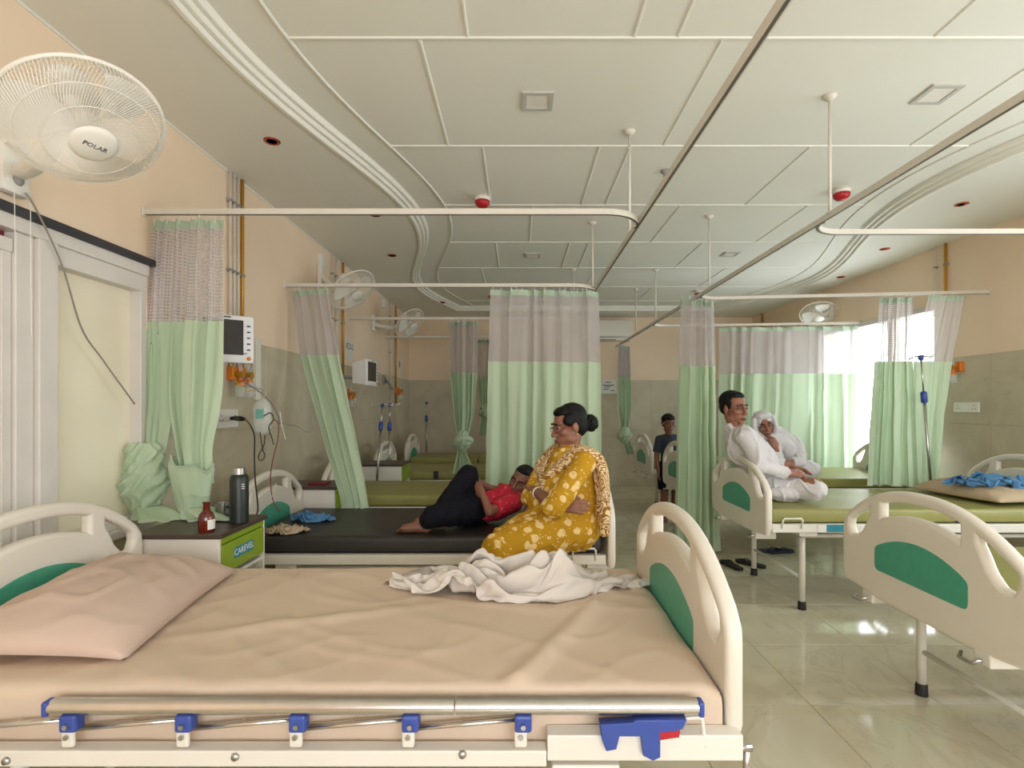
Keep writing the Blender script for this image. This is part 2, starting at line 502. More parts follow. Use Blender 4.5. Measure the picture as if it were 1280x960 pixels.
# ------------------------------------------------------------------ the room
TILE = 0.61
fl = MB().b2(XL - 0.1, XR + 0.1, YN - 0.1, YB + 0.1, -0.12, -0.004).build('floor', 'grout'); struct(fl)
tm = MB()
h = TILE / 2 - 0.0011
tm.add([(-h, -h, -0.006), (h, -h, -0.006), (h, h, -0.006), (-h, h, -0.006),
        (-h, -h, -0.0012), (h, -h, -0.0012), (h, h, -0.0012), (-h, h, -0.0012),
        (-h + .0012, -h + .0012, 0), (h - .0012, -h + .0012, 0), (h - .0012, h - .0012, 0), (-h + .0012, h - .0012, 0)],
       [(0, 1, 5, 4), (1, 2, 6, 5), (2, 3, 7, 6), (3, 0, 4, 7), (4, 5, 9, 8), (5, 6, 10, 9), (6, 7, 11, 10), (7, 4, 8, 11), (8, 9, 10, 11)])
t0 = tm.build('tile', 'floor', fl)
first = True
ix0 = math.floor((XL - 1.96) / TILE); ix1 = math.ceil((XR - 1.96) / TILE)
iy0 = math.floor((YN - 2.405) / TILE); iy1 = math.ceil((YB - 2.405) / TILE)
for iy in range(iy0, iy1):
    for ix in range(ix0, ix1):
        o = t0 if first else t0.copy()
        if not first: COL.objects.link(o); o.parent = fl
        first = False
        o.location = (1.96 + (ix + 0.5) * TILE, 2.405 + (iy + 0.5) * TILE, 0)

# walls
WT = 0.2
def wall_with_opening(name, axis, c, out, a0, a1, openings):
    """wall at axis=c, its thickness towards sign `out`, from a0 to a1, with openings (p0,p1,z0,z1)"""
    mb = MB(); cuts = sorted(openings); lo, hi = sorted((c, c + out * WT))
    def put(p0, p1, z0, z1):
        if p1 - p0 < 1e-4 or z1 - z0 < 1e-4: return
        if axis == 'x': mb.b2(lo, hi, p0, p1, z0, z1)
        else: mb.b2(p0, p1, lo, hi, z0, z1)
    p = a0
    for (q0, q1, z0, z1) in cuts:
        put(p, q0, 0, ZC + 0.1); put(q0, q1, 0, z0); put(q0, q1, z1, ZC + 0.1); p = q1
    put(p, a1, 0, ZC + 0.1)
    return struct(mb.build(name, 'wall'))
WIN_L = (0.55, 2.66, 0.80, 2.11)
wl = wall_with_opening('wall_left', 'x', XL, -1, YN, YB, [WIN_L])
wr = wall_with_opening('wall_right', 'x', XR, 1, YN, YB, [WIN_R, WIN_R2])
wb = wall_with_opening('wall_back', 'y', YB, 1, XL - WT, XR + WT, [])
wn = wall_with_opening('wall_near', 'y', YN, -1, XL - WT, XR + WT, [WIN_N])

# dado tiles, up to z = 1.835
DZ = 1.835 / 3
def dado(parent, axis, c, inn, a0, a1, skip=None, tw=0.6):
    src = {}
    n = max(1, math.ceil((a1 - a0) / tw - 1e-6))
    for i in range(n):
        p0 = a0 + i * tw; p1 = min(a1, p0 + tw)
        for r in range(3):
            z0 = r * DZ; z1 = z0 + DZ
            if skip and p1 > skip[0] + 1e-3 and p0 < skip[1] - 1e-3:
                if z0 >= skip[2] - 1e-3: continue
                z1 = min(z1, skip[2])
            w = p1 - p0; hh = z1 - z0
            k = (round(w, 3), round(hh, 3))
            if k in src:
                o = src[k].copy(); COL.objects.link(o); o.parent = parent
            else:
                g = 0.0008; th = 0.010
                mb = MB()
                if axis == 'x': mb.b2(0, inn * th, g, w - g, g, hh - g, 0.0012)
                else: mb.b2(g, w - g, 0, inn * th, g, hh - g, 0.0012)
                LOCAL[0] = True; o = mb.build('dado_tile', 'dado', parent); LOCAL[0] = False
                src[k] = o
            o.location = (c, p0, z0) if axis == 'x' else (p0, c, z0)
dado(wl, 'x', XL, 1, 2.70, YB)
dado(wl, 'x', XL, 1, 0.3, 2.70, (0.3, 2.70, 0.78))
dado(wb, 'y', YB, -1, XL, XR)
dado(wr, 'x', XR, -1, 3.35, 5.0, None, 0.55)
dado(wr, 'x', XR, -1, 5.0, 7.05, (5.0, 7.05, 0.60), 0.5125)
dado(wr, 'x', XR, -1, 7.05, YB, None, 0.65)

# ---- ceiling: raised centre, lower wavy border, stepped cornice between
def waveL(y): return -1.10 + 0.22 * math.cos(PI * (y - 4.35) / 2.4)
def waveR(y): return 3.33 - 0.35 * math.cos(PI * (y - 3.7) / 2.8)
YE = 8.35
ce = struct(MB().b2(XL, XR, YN, YB, ZC, ZC + 0.1).build('ceiling', 'ceil'))
N = 110
ys = [YN + (YE - YN) * i / N for i in range(N + 1)]
def strip(name, m, f0, f1, z):
    mb = MB(); vs = []; fs = []
    for y in ys: vs += [(f0(y), y, z), (f1(y), y, z)]
    fs = [(2 * i, 2 * i + 1, 2 * i + 3, 2 * i + 2) for i in range(N)]
    return mb.add(vs, fs)
bo = strip('b', 'ceil', lambda y: XL, waveL, ZB)
bo2 = strip('b', 'ceil', waveR, lambda y: XR, ZB)
bo.add(bo2.v, bo2.f); bo.b2(XL, XR, YE, YB, ZB, ZB + 0.05)
# lip up to the centre so the border has real depth
for f in (waveL, waveR):
    vs = []
    for y in ys: vs += [(f(y), y, ZB), (f(y), y, ZC)]
    bo.add(vs, [(2 * i, 2 * i + 1, 2 * i + 3, 2 * i + 2) for i in range(N)])
struct(bo.build('ceiling_border', 'ceil'))
# stepped cornice swept along the waves
prof = []
for k in range(3):
    a = k * 0.030; z = ZB - 0.006 + k * 0.021
    prof += [(a, z), (a + 0.004, z - 0.004), (a + 0.022, z - 0.004), (a + 0.027, z + 0.002), (a + 0.030, z + 0.017)]
prof += [(0.096, ZC + 0.002)]
def cornice(name, f, sgn):
    vs = []; P = len(prof)
    for y in ys:
        d = (f(y + 0.01) - f(y - 0.01)) / 0.02; nn = Vector((1, -d, 0)).normalized() * sgn
        for (a, z) in prof: vs.append((f(y) + nn.x * (a - 0.006), y + nn.y * (a - 0.006), z))
    fs = [(i * P + j, i * P + j + 1, (i + 1) * P + j + 1, (i + 1) * P + j) for i in range(N) for j in range(P - 1)]
    return struct(MB().add(vs, fs).build(name, 'cornice', smooth=False))
cornice('trim_1', waveL, 1); cornice('trim_2', waveR, -1)
mb = MB()
for (a, z), (a2, z2) in zip(prof[:-1], prof[1:]):
    mb.add([(waveL(YE), YE - a, z), (waveR(YE), YE - a, z), (waveR(YE), YE - a2, z2), (waveL(YE), YE - a2, z2)], [(0, 1, 2, 3)])
struct(mb.build('trim_3', 'cornice'))
# cove line along the left wall
struct(MB().b2(XL, XL + 0.008, YN, YB, ZB - 0.010, ZB).build('trim_4', 'ceil'))
# raised battens on the centre
def batten(x0, y0, x1, y1, w=0.020):
    d = Vector((x1 - x0, y1 - y0, 0)); L = d.length; a = math.atan2(d.y, d.x)
    hw = w / 2; e = 0.006
    vs = [(0, -hw, 0), (0, hw, 0), (0, hw * .5, -e), (0, -hw * .5, -e), (L, -hw, 0), (L, hw, 0), (L, hw * .5, -e), (L, -hw * .5, -e)]
    LOCAL[0] = True
    o = MB().add(vs, [(0, 1, 2, 3), (4, 7, 6, 5), (0, 3, 7, 4), (1, 5, 6, 2), (3, 2, 6, 7)]).build('batten', 'ceil', ce)
    LOCAL[0] = False
    o.location = (x0, y0, ZC); o.rotation_euler = (0, 0, a)
rows = [2.256 + 0.935 * k for k in range(-4, 7)]
def inL(y): return waveL(y) + 0.30
def inR(y): return waveR(y) - 0.27
for y in rows: batten(inL(y), y, inR(y), y, 0.016)
patA = (-0.22, 0.50, 0.69, 1.80); patB = (-0.43, 0.89, 2.40); patC = (0.11, 1.29, 2.31)
for k in range(len(rows) - 1):
    y0, y1 = rows[k], rows[k + 1]
    for x in (patB, patA, patC, patA)[k % 4]:
        batten(x, y0 + 0.012, x, y1 - 0.012, 0.016)
for nm, f in (('wave_batten', inL), ('wave_batten', inR)):
    pts = [(f(y), y, ZC - 0.001) for y in ys]
    MB().tube(pts, 0.009, 6).build(nm, 'ceil', ce, smooth=True)

# ---- left window: frosted panes in a silver frame under a dark head
w1 = struct(MB().b2(XL - 0.10, XL + 0.035, 0.45, 2.63, 2.035, 2.090, 0.004).build('window_1', 'alframe'))
MB().b2(XL - 0.02, XL + 0.05, 0.40, 2.66, 2.090, 2.125, 0.004).build('window_head', 'darkhead', w1)
MB().b2(XL - 0.05, XL + 0.025, 2.03, 2.63, 1.955, 2.035, 0.003).build('top_rail', 'alframe', w1)
MB().b2(XL - 0.06, XL - 0.02, 0.5, 1.94, 2.005, 2.035).build('blind_strip', 'maroon', w1)
MB().b2(XL - 0.07, XL + 0.015, 0.5, 1.94, 1.955, 2.005, 0.003).build('top_rail', 'alframe', w1)
MB().b2(XL - 0.08, XL + 0.04, 2.02, 2.105, 0.800, 2.035, 0.004).build('mullion', 'alframe', w1)
MB().b2(XL - 0.08, XL + 0.02, 1.945, 2.018, 0.800, 2.035, 0.004).build('sash_stile', 'alframe', w1)
MB().b2(XL - 0.07, XL + 0.006, 1.905, 1.943, 0.800, 1.980, 0.003).build('sash_stile', 'alframe', w1)
MB().b2(XL - 0.06, XL - 0.01, 1.888, 1.905, 0.800, 1.960).build('gasket', 'darkhead', w1)
MB().b2(XL - 0.08, XL + 0.02, 2.59, 2.63, 0.800, 2.035, 0.003).build('sash_stile', 'alframe', w1)
MB().b2(XL - 0.10, XL + 0.05, 0.45, 2.66, 0.765, 0.805, 0.004).build('window_sill', 'alframe', w1)
MB().b2(XL - 0.08, XL + 0.02, 2.105, 2.59, 0.805, 0.845, 0.003).build('bottom_rail', 'alframe', w1)
MB().b2(XL - 0.045, XL - 0.037, 2.10, 2.60, 0.820, 1.980).build('pane', 'frost', w1)
MB().b2(XL - 0.060, XL - 0.052, 0.5, 1.91, 0.810, 1.980).build('pane', 'frost', w1)
# ---- right windows and the one behind the camera
def window(name, wall_x, w, n):
    y0, y1, z0, z1 = w
    r = struct(MB().b2(wall_x - 0.02, wall_x + 0.14, y0 - 0.03, y1 + 0.03, z1 - 0.005, z1 + 0.05, 0.004).build(name, 'alframe'))
    MB().b2(wall_x - 0.03, wall_x + 0.14, y0 - 0.03, y1 + 0.03, z0 - 0.04, z0 + 0.005, 0.004).build('window_sill', 'alframe', r)
    for k in range(n + 1):
        y = y0 + (y1 - y0) * k / n
        MB().b2(wall_x + 0.02, wall_x + 0.10, y - 0.035, y + 0.035, z0, z1, 0.004).build('mullion', 'alframe', r)
    for k in range(n):
        a = y0 + (y1 - y0) * k / n; b = y0 + (y1 - y0) * (k + 1) / n
        MB().b2(wall_x + 0.055, wall_x + 0.061, a + 0.03, b - 0.03, z0, z1).build('pane', 'glass', r)
window('window_2', XR, WIN_R, 3); window('window_3', XR, WIN_R2, 3)
r = struct(MB().b2(WIN_N[0] - .03, WIN_N[1] + .03, YN - .14, YN + .02, WIN_N[3] - .005, WIN_N[3] + .05, .004).build('window_4', 'alframe'))
for k in range(5):
    x = WIN_N[0] + (WIN_N[1] - WIN_N[0]) * k / 4
    MB().b2(x - .03, x + .03, YN - .1, YN - .02, WIN_N[2], WIN_N[3], .004).build('mullion', 'alframe', r)

# ------------------------------------------------------------------ curtain tracks
X1, X2 = 0.645, 1.605
def track(name, label, pts, parent_label=None, ends=True):
    r = thing(name, label, 'curtain rail', pts[0])
    P = [Vector(p) for p in pts]
    vs = []; fs = []; n = len(P); hw, hh = 0.011, 0.014
    for i, p in enumerate(P):
        t = ((P[i + 1] if i < n - 1 else p) - (P[i - 1] if i else p)).normalized()
        s = Vector((t.y, -t.x, 0)).normalized()
        for a, b in ((-hw, -hh), (hw, -hh), (hw, hh), (-hw, hh)): vs.append(p + s * a + Vector((0, 0, b)))
    for i in range(n - 1):
        for k in range(4):
            fs.append((i * 4 + k, i * 4 + (k + 1) % 4, (i + 1) * 4 + (k + 1) % 4, (i + 1) * 4 + k))
    fs += [(0, 1, 2, 3), ((n - 1) * 4 + 3, (n - 1) * 4 + 2, (n - 1) * 4 + 1, (n - 1) * 4)]
    MB().add(vs, fs).build('rail', 'track', r)
    vs = []; fs = []
    for i, p in enumerate(P):
        t = ((P[i + 1] if i < n - 1 else p) - (P[i - 1] if i else p)).normalized()
        s = Vector((t.y, -t.x, 0)).normalized()
        for a, b in ((-.005, -hh - .0015), (.005, -hh - .0015), (.005, -hh + .004), (-.005, -hh + .004)): vs.append(p + s * a + Vector((0, 0, b)))
    for i in range(n - 1):
        for k in range(4):
            fs.append((i * 4 + k, i * 4 + (k + 1) % 4, (i + 1) * 4 + (k + 1) % 4, (i + 1) * 4 + k))
    MB().add(vs, fs).build('groove', 'track_dark', r)
    return r
def arc(cx, cy, rad, a0, a1, n=8):
    return [(cx + rad * math.cos(a0 + (a1 - a0) * i / n), cy + rad * math.sin(a0 + (a1 - a0) * i / n), ZT) for i in range(n + 1)]
CL = [2.635, 4.23, 5.83, 7.37]
RAD = 0.20
track('curtain_track', 'long white curtain rail running along the ward, joined by the cross rails', [(X1, YN + 0.05, ZT), (X1, 7.25, ZT)])
track('curtain_track', 'long white curtain rail running over the bed with the man in white', [(X2, YN + 0.05, ZT), (X2, 8.55, ZT)])
ordl = ['nearest cross curtain rail with the big folded mint curtain by the window',
        'second cross curtain rail carrying the open mint curtain behind the woman in yellow',
        'third cross curtain rail behind the second on the peach wall',
        'fourth cross curtain rail, farthest along the peach wall']
for y, lab in zip(CL, ordl):
    pts = [(XL, y, ZT), (X1 - RAD, y, ZT)] + arc(X1 - RAD, y + RAD, RAD, -PI / 2, 0)[1:]
    pts = [(p[0] - (0.012 if i == len(pts) - 1 else 0), p[1], p[2]) for i, p in enumerate(pts)]
    r = track('curtain_track', lab, pts)
    MB().box((XL + 0.006, y, ZT), (0.012, 0.04, 0.05), None, 0.004).build('wall_bracket', 'track', r)
ordr = ['cross curtain rail with no curtain near the round red alarm',
        'cross curtain rail above the man in white running to the switch wall',
        'cross curtain rail carrying the sheer bright curtain at the window']
CR = [(2.94, 2.92), (4.74, 4.47), (6.36, 6.15)]
for (ya, yb), lab in zip(CR, ordr):
    pts = arc(X2 + RAD, ya - RAD + RAD, RAD, PI, PI / 2)[:0]
    pts = [(X2 + 0.012, ya - RAD, ZT)] + [(p[0], p[1] - RAD, p[2]) for p in arc(X2 + RAD, ya, RAD, PI, PI / 2)][1:] + [(XR, yb, ZT)]
    r = track('curtain_track', lab, pts)
    MB().box((XR - 0.006, yb, ZT), (0.012, 0.04, 0.05), None, 0.004).build('wall_bracket', 'track', r)
# ceiling rods that carry the long rails
rods = [(X1, 3.02, 'ceiling rod above the corner of the nearest cross rail'), (X1, 4.52, 'ceiling rod above the open mint curtain'),
        (X1, 6.05, 'distant ceiling rod over the open mint curtain end'), (X2, 2.68, 'ceiling rod beside the round red alarm over the aisle rail'),
        (X2, 4.37, 'ceiling rod between the two aisle alarms'), (X2, 6.08, 'ceiling rod well down the aisle rail'), (X2, 7.1, 'farthest ceiling rod of the aisle rail')]
for (x, y, lab) in rods:
    r = thing('ceiling_rod', 'thin white ' + lab, 'rod', (x, y, ZC), 0, 'rods carrying the curtain rails')
    MB().tube([(x, y, ZC - 0.002), (x, y, ZT + 0.012)], 0.008, 10).build('rod', 'track', r, smooth=True)
    MB().lathe([(0.006, 0), (0.034, 0), (0.034, -0.006), (0.018, -0.022), (0.006, -0.026)][::-1], 16, Matrix.Translation((x, y, ZC))).build('flange', 'track', r, smooth=True)
    MB().box((x, y, ZT + 0.012), (0.03, 0.03, 0.012), None, 0.003).build('clamp', 'track', r)

M['lightgrey'] = mat('pale_grey_plastic', (188, 186, 180), 0.5, var=0.03)
# square ceiling lights (off), red alarms, small round downlights
for (x, y, lab) in [(0.10, 2.72, 'square white ceiling light, nearest, before the first red alarm'), (2.14, 2.66, 'square ceiling light over the aisle beds near the second long rail'),
                    (0.15, 5.5, 'small distant square ceiling light on the window-side left of the aisle'), (2.22, 5.45, 'distant square ceiling light between the aisle rail and far curtain')]:
    r = thing('ceiling_light', lab, 'ceiling light', (x, y, ZC), 0, 'square ceiling lights')
    mb = MB(); a, b = 0.081, 0.058
    for (x0, x1, y0, y1) in ((-a, a, -a, -b), (-a, a, b, a), (-a, -b, -b, b), (b, a, -b, b)):
        mb.b2(x + x0, x + x1, y + y0, y + y1, ZC - 0.010, ZC)
    mb.build('frame', 'lightgrey', r)
    MB().b2(x - b, x + b, y - b, y + b, ZC - 0.006, ZC).build('diffuser', 'white', r)
for (x, y, lab) in [(-0.275, 3.97, 'red and white round ceiling alarm nearest the wavy cornice'), (2.38, 3.83, 'red and white round ceiling alarm beside the aisle rail'),
                    (2.50, 7.2, 'small far red ceiling alarm at the aisle rail corner'), (-0.37, 7.36, 'small far red ceiling alarm over the open curtain')]:
    r = thing('ceiling_alarm', lab, 'alarm', (x, y, ZC), 0, 'round red ceiling alarms')
    T = Matrix.Translation((x, y, ZC))
    MB().lathe([(0.0, -0.035), (0.058, -0.033), (0.060, -0.012), (0.052, 0)], 20, T).build('base', 'white', r, smooth=True)
    MB().lathe([(0.0, -0.082), (0.034, -0.078), (0.054, -0.060), (0.058, -0.035), (0.0, -0.034)], 20, T).build('dome', 'red', r, smooth=True)
M['copper'] = mat('copper_reflector', (170, 84, 60), 0.25, 0.7, var=0.1)
dl = [(340, 176), (469, 268), (490, 319), (497, 355), (553, 378), (1202, 255), (1106, 311), (1051, 346)]
dlab = ['nearest round copper downlight over the wall fan', 'second copper downlight, over the nearest cross rail', 'third copper downlight beyond the nearest cross rail', 'fourth tiny copper downlight above the second wall fan',
        'farthest tiny copper downlight by the wall end of the cornice', 'nearest copper downlight beyond the switch wall cornice', 'second copper downlight above the switch wall', 'third copper downlight over the sheer curtain fan']
for (px, py), lab in zip(dl, dlab):
    D = FPX * (ZB - CAM_H) / (VPY - py); p = at(px, py, D)
    r = thing('downlight', lab, 'downlight', p, 0, 'small round downlights')
    T = Matrix.Translation((p.x, p.y, ZB))
    MB().lathe([(0.030, 0.001), (0.046, 0.001), (0.046, -0.005), (0.036, -0.008), (0.030, -0.003)], 18, T).build('ring', 'copper', r, smooth=True)
    MB().lathe([(0.034, -0.003), (0.020, -0.0015), (0.0, -0.001)], 18, T).build('reflector', 'copper', r, smooth=True)
r = thing('ceiling_sensor', 'tiny grey sensor knob on the ceiling beside the long rail', 'sensor', at(832, 213, 3.53))
p = at(832, 213, 3.53); T = Matrix.Translation((p.x, p.y, ZC))
MB().lathe([(0, -.045), (.014, -.042), (.016, -.02), (.03, -.012), (.032, 0)], 14, T).build('body', 'grey', r, smooth=True)
# ------------------------------------------------------------------ hospital beds
HW = 0.485
def arch(u): return 0.36 + 0.185 * (1 - abs(u / HW) ** 2.3)
def board_outline():
    pts = [(-HW + 0.02, 0.05), (-HW, 0.09), (-HW, 0.30)]
    us = [-HW + 2 * HW * i / 28 for i in range(29)]
    top = [(u, arch(u)) for u in us]
    top[0] = (-HW + 0.004, 0.35); top[-1] = (HW - 0.004, 0.35)
    return pts + top + [(HW, 0.30), (HW, 0.09), (HW - 0.02, 0.05), (0.25, 0.03), (-0.25, 0.03)]
def board_mesh():
    t = 0.032; outer = board_outline()
    c = 0.222
    us = [-c + 2 * c * i / 14 for i in range(15)]
    hole_c = [(u, arch(u) - t) for u in us] + [(u, 0.383 + 0.045 * (1 - (u / c) ** 2)) for u in us[::-1]]
    hole_c = rounded(hole_c, 0.018, 3)
    def side(s):
        a, b = 0.268, 0.442
        vs = [a + (b - a) * i / 6 for i in range(7)]
        top = [(s * u, arch(u) - t) for u in vs]
        pts = top + [(s * 0.450, 0.320), (s * 0.425, 0.268), (s * 0.362, 0.275), (s * 0.318, 0.32), (s * 0.288, 0.38), (s * 0.268, 0.41)]
        if s < 0: pts = pts[::-1]
        return rounded(pts, 0.016, 3)
    Mw = Matrix(((0, 0, 1, 0), (1, 0, 0, 0), (0, 1, 0, 0), (0, 0, 0, 1)))
    # outline shrinks by the bevel so the board keeps its width
    k = 0.015
    o2 = [(u * (1 - k / HW), v - (k if v > 0.3 else 0) + (k if v < 0.1 else 0)) for u, v in outer]
    me = shape2d([o2, hole_c, side(1), side(-1)], 0.006, 0.016, Mw, 3)
    ins = [(-0.245, 0.165), (0.245, 0.165), (0.245, 0.262)] + [(u, 0.265 + 0.07 * (1 - (u / 0.245) ** 2)) for u in [0.22 - 0.44 * i / 10 for i in range(11)]] + [(-0.245, 0.262)]
    mi = shape2d([rounded(ins, 0.025, 3)], 0.0205, 0.003, Mw, 1)
    return me, mi
BOARD, INSET = board_mesh()
LBED = 2.15
def smooth_me(me, ang=40):
    me.polygons.foreach_set('use_smooth', [True] * len(me.polygons)); me.set_sharp_from_angle(angle=math.radians(ang))
smooth_me(BOARD, 50); smooth_me(INSET, 40)
BOARD.materials.append(M['board']); INSET.materials.append(M['inset'])

def make_bed(name, label, loc, rz, dz=0.0, rails=False, zb=0.42, df=0.095):
    """local: x from head (0) to foot, y across, z up; zb = height of the board bottom"""
    r = thing(name, label, 'hospital bed', loc, rz, 'ward beds')
    LOCAL[0] = True
    zf = zb + df             # top of the steel frame
    for nm, x in (('headboard', 0.0), ('footboard', LBED)):
        o = bpy.data.objects.new(nm, BOARD); COL.objects.link(o); o.parent = r; o.location = (x, 0, zb - 0.03)
        i = bpy.data.objects.new('inset_panel', INSET); COL.objects.link(i); i.parent = o
    for s in (-1, 1):
        MB().b2(0.03, LBED - 0.03, s * 0.445 - 0.02, s * 0.445 + 0.02, zf - 0.055, zf, 0.004).build('side_rail', 'white', r)
        MB().tube([(0.25, s * 0.40, zf - 0.09), (LBED - 0.25, s * 0.40, zf - 0.09)], 0.014, 8).build('lower_tube', 'white', r, smooth=True)
    mb = MB()
    mb.b2(0.06, LBED - 0.06, -0.41, 0.41, zf - 0.02, zf - 0.006)
    mb.build('deck', 'grey', r)
    for x in (0.30, LBED - 0.28):
        for s in (-1, 1):
            l = MB().tube([(x, s * 0.36, 0.045), (x, s * 0.36, zf - 0.05)], 0.020, 12).build('leg', 'white', r, smooth=True)
            MB().lathe([(0.027, 0), (0.025, 0.05), (0.021, 0.056)], 12, Matrix.Translation((x, s * 0.36, 0))).build('foot_cap', 'rubber', l, auto=40)
        MB().tube([(x, -0.36, 0.21), (x, 0.36, 0.21)], 0.012, 8).build('cross_bar', 'white', r, smooth=True)
        MB().b2(x - 0.06, x + 0.06, -0.44, 0.44, zf - 0.085, zf - 0.055, 0.003).build('cross_beam', 'white', r)
    # crank gear under the foot board
    for s in (-1, 1):
        y = s * 0.30
        c = MB().b2(LBED - 0.12, LBED + 0.02, y - 0.035, y + 0.035, zb - 0.035, zb + 0.03, 0.006).build('crank_bracket', 'white', r)
        MB().tube([(LBED - 0.02, y, zb - 0.02), (LBED + 0.035, y, zb - 0.02), (LBED + 0.045, y - 0.01, zb - 0.035), (LBED + 0.04, y - 0.07, zb - 0.04), (LBED - 0.01, y - 0.12, zb - 0.045)], 0.007, 8).build('crank_handle', 'steel', c, smooth=True)
    # lifting handles on the side rail
    for s in (-1, 1):
        y = s * 0.47
        pts = [(LBED - 0.22, s * 0.46, zf - 0.03), (LBED - 0.22, y + s * .012, zf + 0.03), (LBED - 0.21, y + s * .012, zf + 0.042), (LBED - 0.10, y + s * .012, zf + 0.042), (LBED - 0.09, y + s * .012, zf + 0.03), (LBED - 0.09, s * 0.46, zf - 0.03)]
        if not rails: MB().tube(pts, 0.006, 8).build('grab_handle', 'white', r, smooth=True)
    LOCAL[0] = False
    return r, zf

def make_mattress(label, bed_loc, rz, zf, m, th=0.095, split=1.25, x0=0.05, x1=LBED - 0.04, hw=0.43, seed=0, group='ward mattresses'):
    r = thing('mattress', label, 'mattress', (bed_loc[0], bed_loc[1], zf), rz, group)
    LOCAL[0] = True
    rnd = random.Random(seed)
    secs = [(x0, split - 0.004), (split + 0.004, x1)] if split else [(x0, x1)]
    for (a, b) in secs:
        nx, ny = max(6, int((b - a) * 26)), 26
        per = []
        bm = bmesh.new()
        bmesh.ops.create_cube(bm, size=1)
        for v in bm.verts: v.co = Vector((v.co.x * (b - a) + (a + b) / 2, v.co.y * 2 * hw, v.co.z * th + th / 2))
        bmesh.ops.bevel(bm, geom=bm.edges[:], offset=0.022, segments=3, profile=0.5, affect='EDGES')
        bmesh.ops.subdivide_edges(bm, edges=[e for e in bm.edges if e.calc_length() > 0.2], cuts=20, use_grid_fill=True)
        for v in bm.verts:
            n = noise.noise(Vector((v.co.x * 3 + seed, v.co.y * 4, v.co.z * 6)))
            if v.co.z > 0.02: v.co.z += 0.006 * n
            v.co.y += 0.004 * noise.noise(Vector((v.co.x * 5, seed + v.co.z * 9, v.co.y)))
        me = bpy.data.meshes.new('section'); bm.to_mesh(me); bm.free()
        link('section', me, m, r, smooth=True)
    LOCAL[0] = False
    return r

LX, RX = -1.625, 3.80
LBEDS = [1.742, 3.40, 4.80, 6.38, 7.97]
LZ = [0.53, 0.445, 0.445, 0.445, 0.445]
LLAB = ['cream bed in front with the peach sheet and folded aluminium side rail', 'cream bed holding the black mattress and the child in red', 'cream bed behind the child with a split olive mattress',
        'cream bed with olive mattress beyond the knotted curtain', 'farthest cream bed against the end wall beyond the drip stands']
ZF = []
for i, (y, zb) in enumerate(zip(LBEDS, LZ)):
    r, zf = make_bed('hospital_bed', LLAB[i], (LX, y, 0), 0, rails=(i == 0), zb=zb, df=0.06 if i == 0 else 0.095); ZF.append(zf)
    if i == 0: BED1 = r
make_mattress('mattress under the peach sheet on the front bed', (LX, LBEDS[0]), 0, ZF[0], 'olive', th=0.095, seed=1, hw=0.43)
make_mattress('black mattress under the child in red', (LX, LBEDS[1]), 0, ZF[1], 'black_rexine', th=0.095, split=None, seed=2)
make_mattress('olive mattress with a gap on the bed behind the child', (LX, LBEDS[2]), 0, ZF[2], 'olive', th=0.095, split=1.03, seed=3)
make_mattress('olive mattress on the bed beyond the knotted curtain', (LX, LBEDS[3]), 0, ZF[3], 'olive', th=0.095, split=1.03, seed=4)
make_mattress('olive mattress on the farthest bed by the end wall', (LX, LBEDS[4]), 0, ZF[4], 'olive', th=0.095, split=1.03, seed=5)
RBEDS = [2.13, 3.90, 5.40, 6.90]
RLAB = ['cream bed cut off by the picture edge, crank under its footboard', 'cream bed on which the man in white sits', 'cream bed on which the woman in the white veil sits', 'far cream bed by the end wall next to the small child']
RZF = []
for i, y in enumerate(RBEDS):
    r, zf = make_bed('hospital_bed', RLAB[i], (RX, y, 0), PI, zb=0.505); RZF.append(zf)
make_mattress('olive mattress on the bed cut off by the picture edge', (RX, RBEDS[0]), PI, RZF[0], 'olive', seed=6, split=1.03)
make_mattress('olive mattress under the man in white', (RX, RBEDS[1]), PI, RZF[1], 'olive', seed=7, split=0.86)
make_mattress('olive mattress under the woman in the white veil', (RX, RBEDS[2]), PI, RZF[2], 'olive', seed=8, split=1.03)
make_mattress('olive mattress on the far bed by the small child', (RX, RBEDS[3]), PI, RZF[3], 'olive', seed=9, split=1.03)

# ---- folded side rail of the front bed
def pt(px, py, D): return at(px, py, D)
yr = 1.225
zt_ = at(0, 884, yr).z
xa, xb = at(64, 0, yr).x, at(872, 0, yr).x
LOCAL[0] = False
xm = at(569, 0, yr).x
for (a, b) in ((xa, xm - 0.002), (xm + 0.002, xb)):
    mb = MB()
    ring = [(-.012, .018)] + [(-.004 + .018 * math.cos(w_), .018 * math.sin(w_)) for w_ in [PI / 2 - PI * k / 10 for k in range(11)]] + [(-.012, -.018)]
    nr = len(ring)
    vs = [(a, yr - q[0], zt_ + q[1]) for q in ring] + [(b, yr - q[0], zt_ + q[1]) for q in ring]
    mb.add(vs, [(k, (k + 1) % nr, nr + (k + 1) % nr, nr + k) for k in range(nr)] + [tuple(range(nr)), tuple(range(2 * nr - 1, nr - 1, -1))])
    mb.build('guard_rail', 'alum', BED1, auto=35)
for x in (xa - 0.006, xb + 0.006):
    MB().box((x, yr, zt_), (0.014, 0.03, 0.036), None, 0.005).build('rail_end_cap', 'blue', BED1)
zlow = at(0, 944, yr + 0.02).z
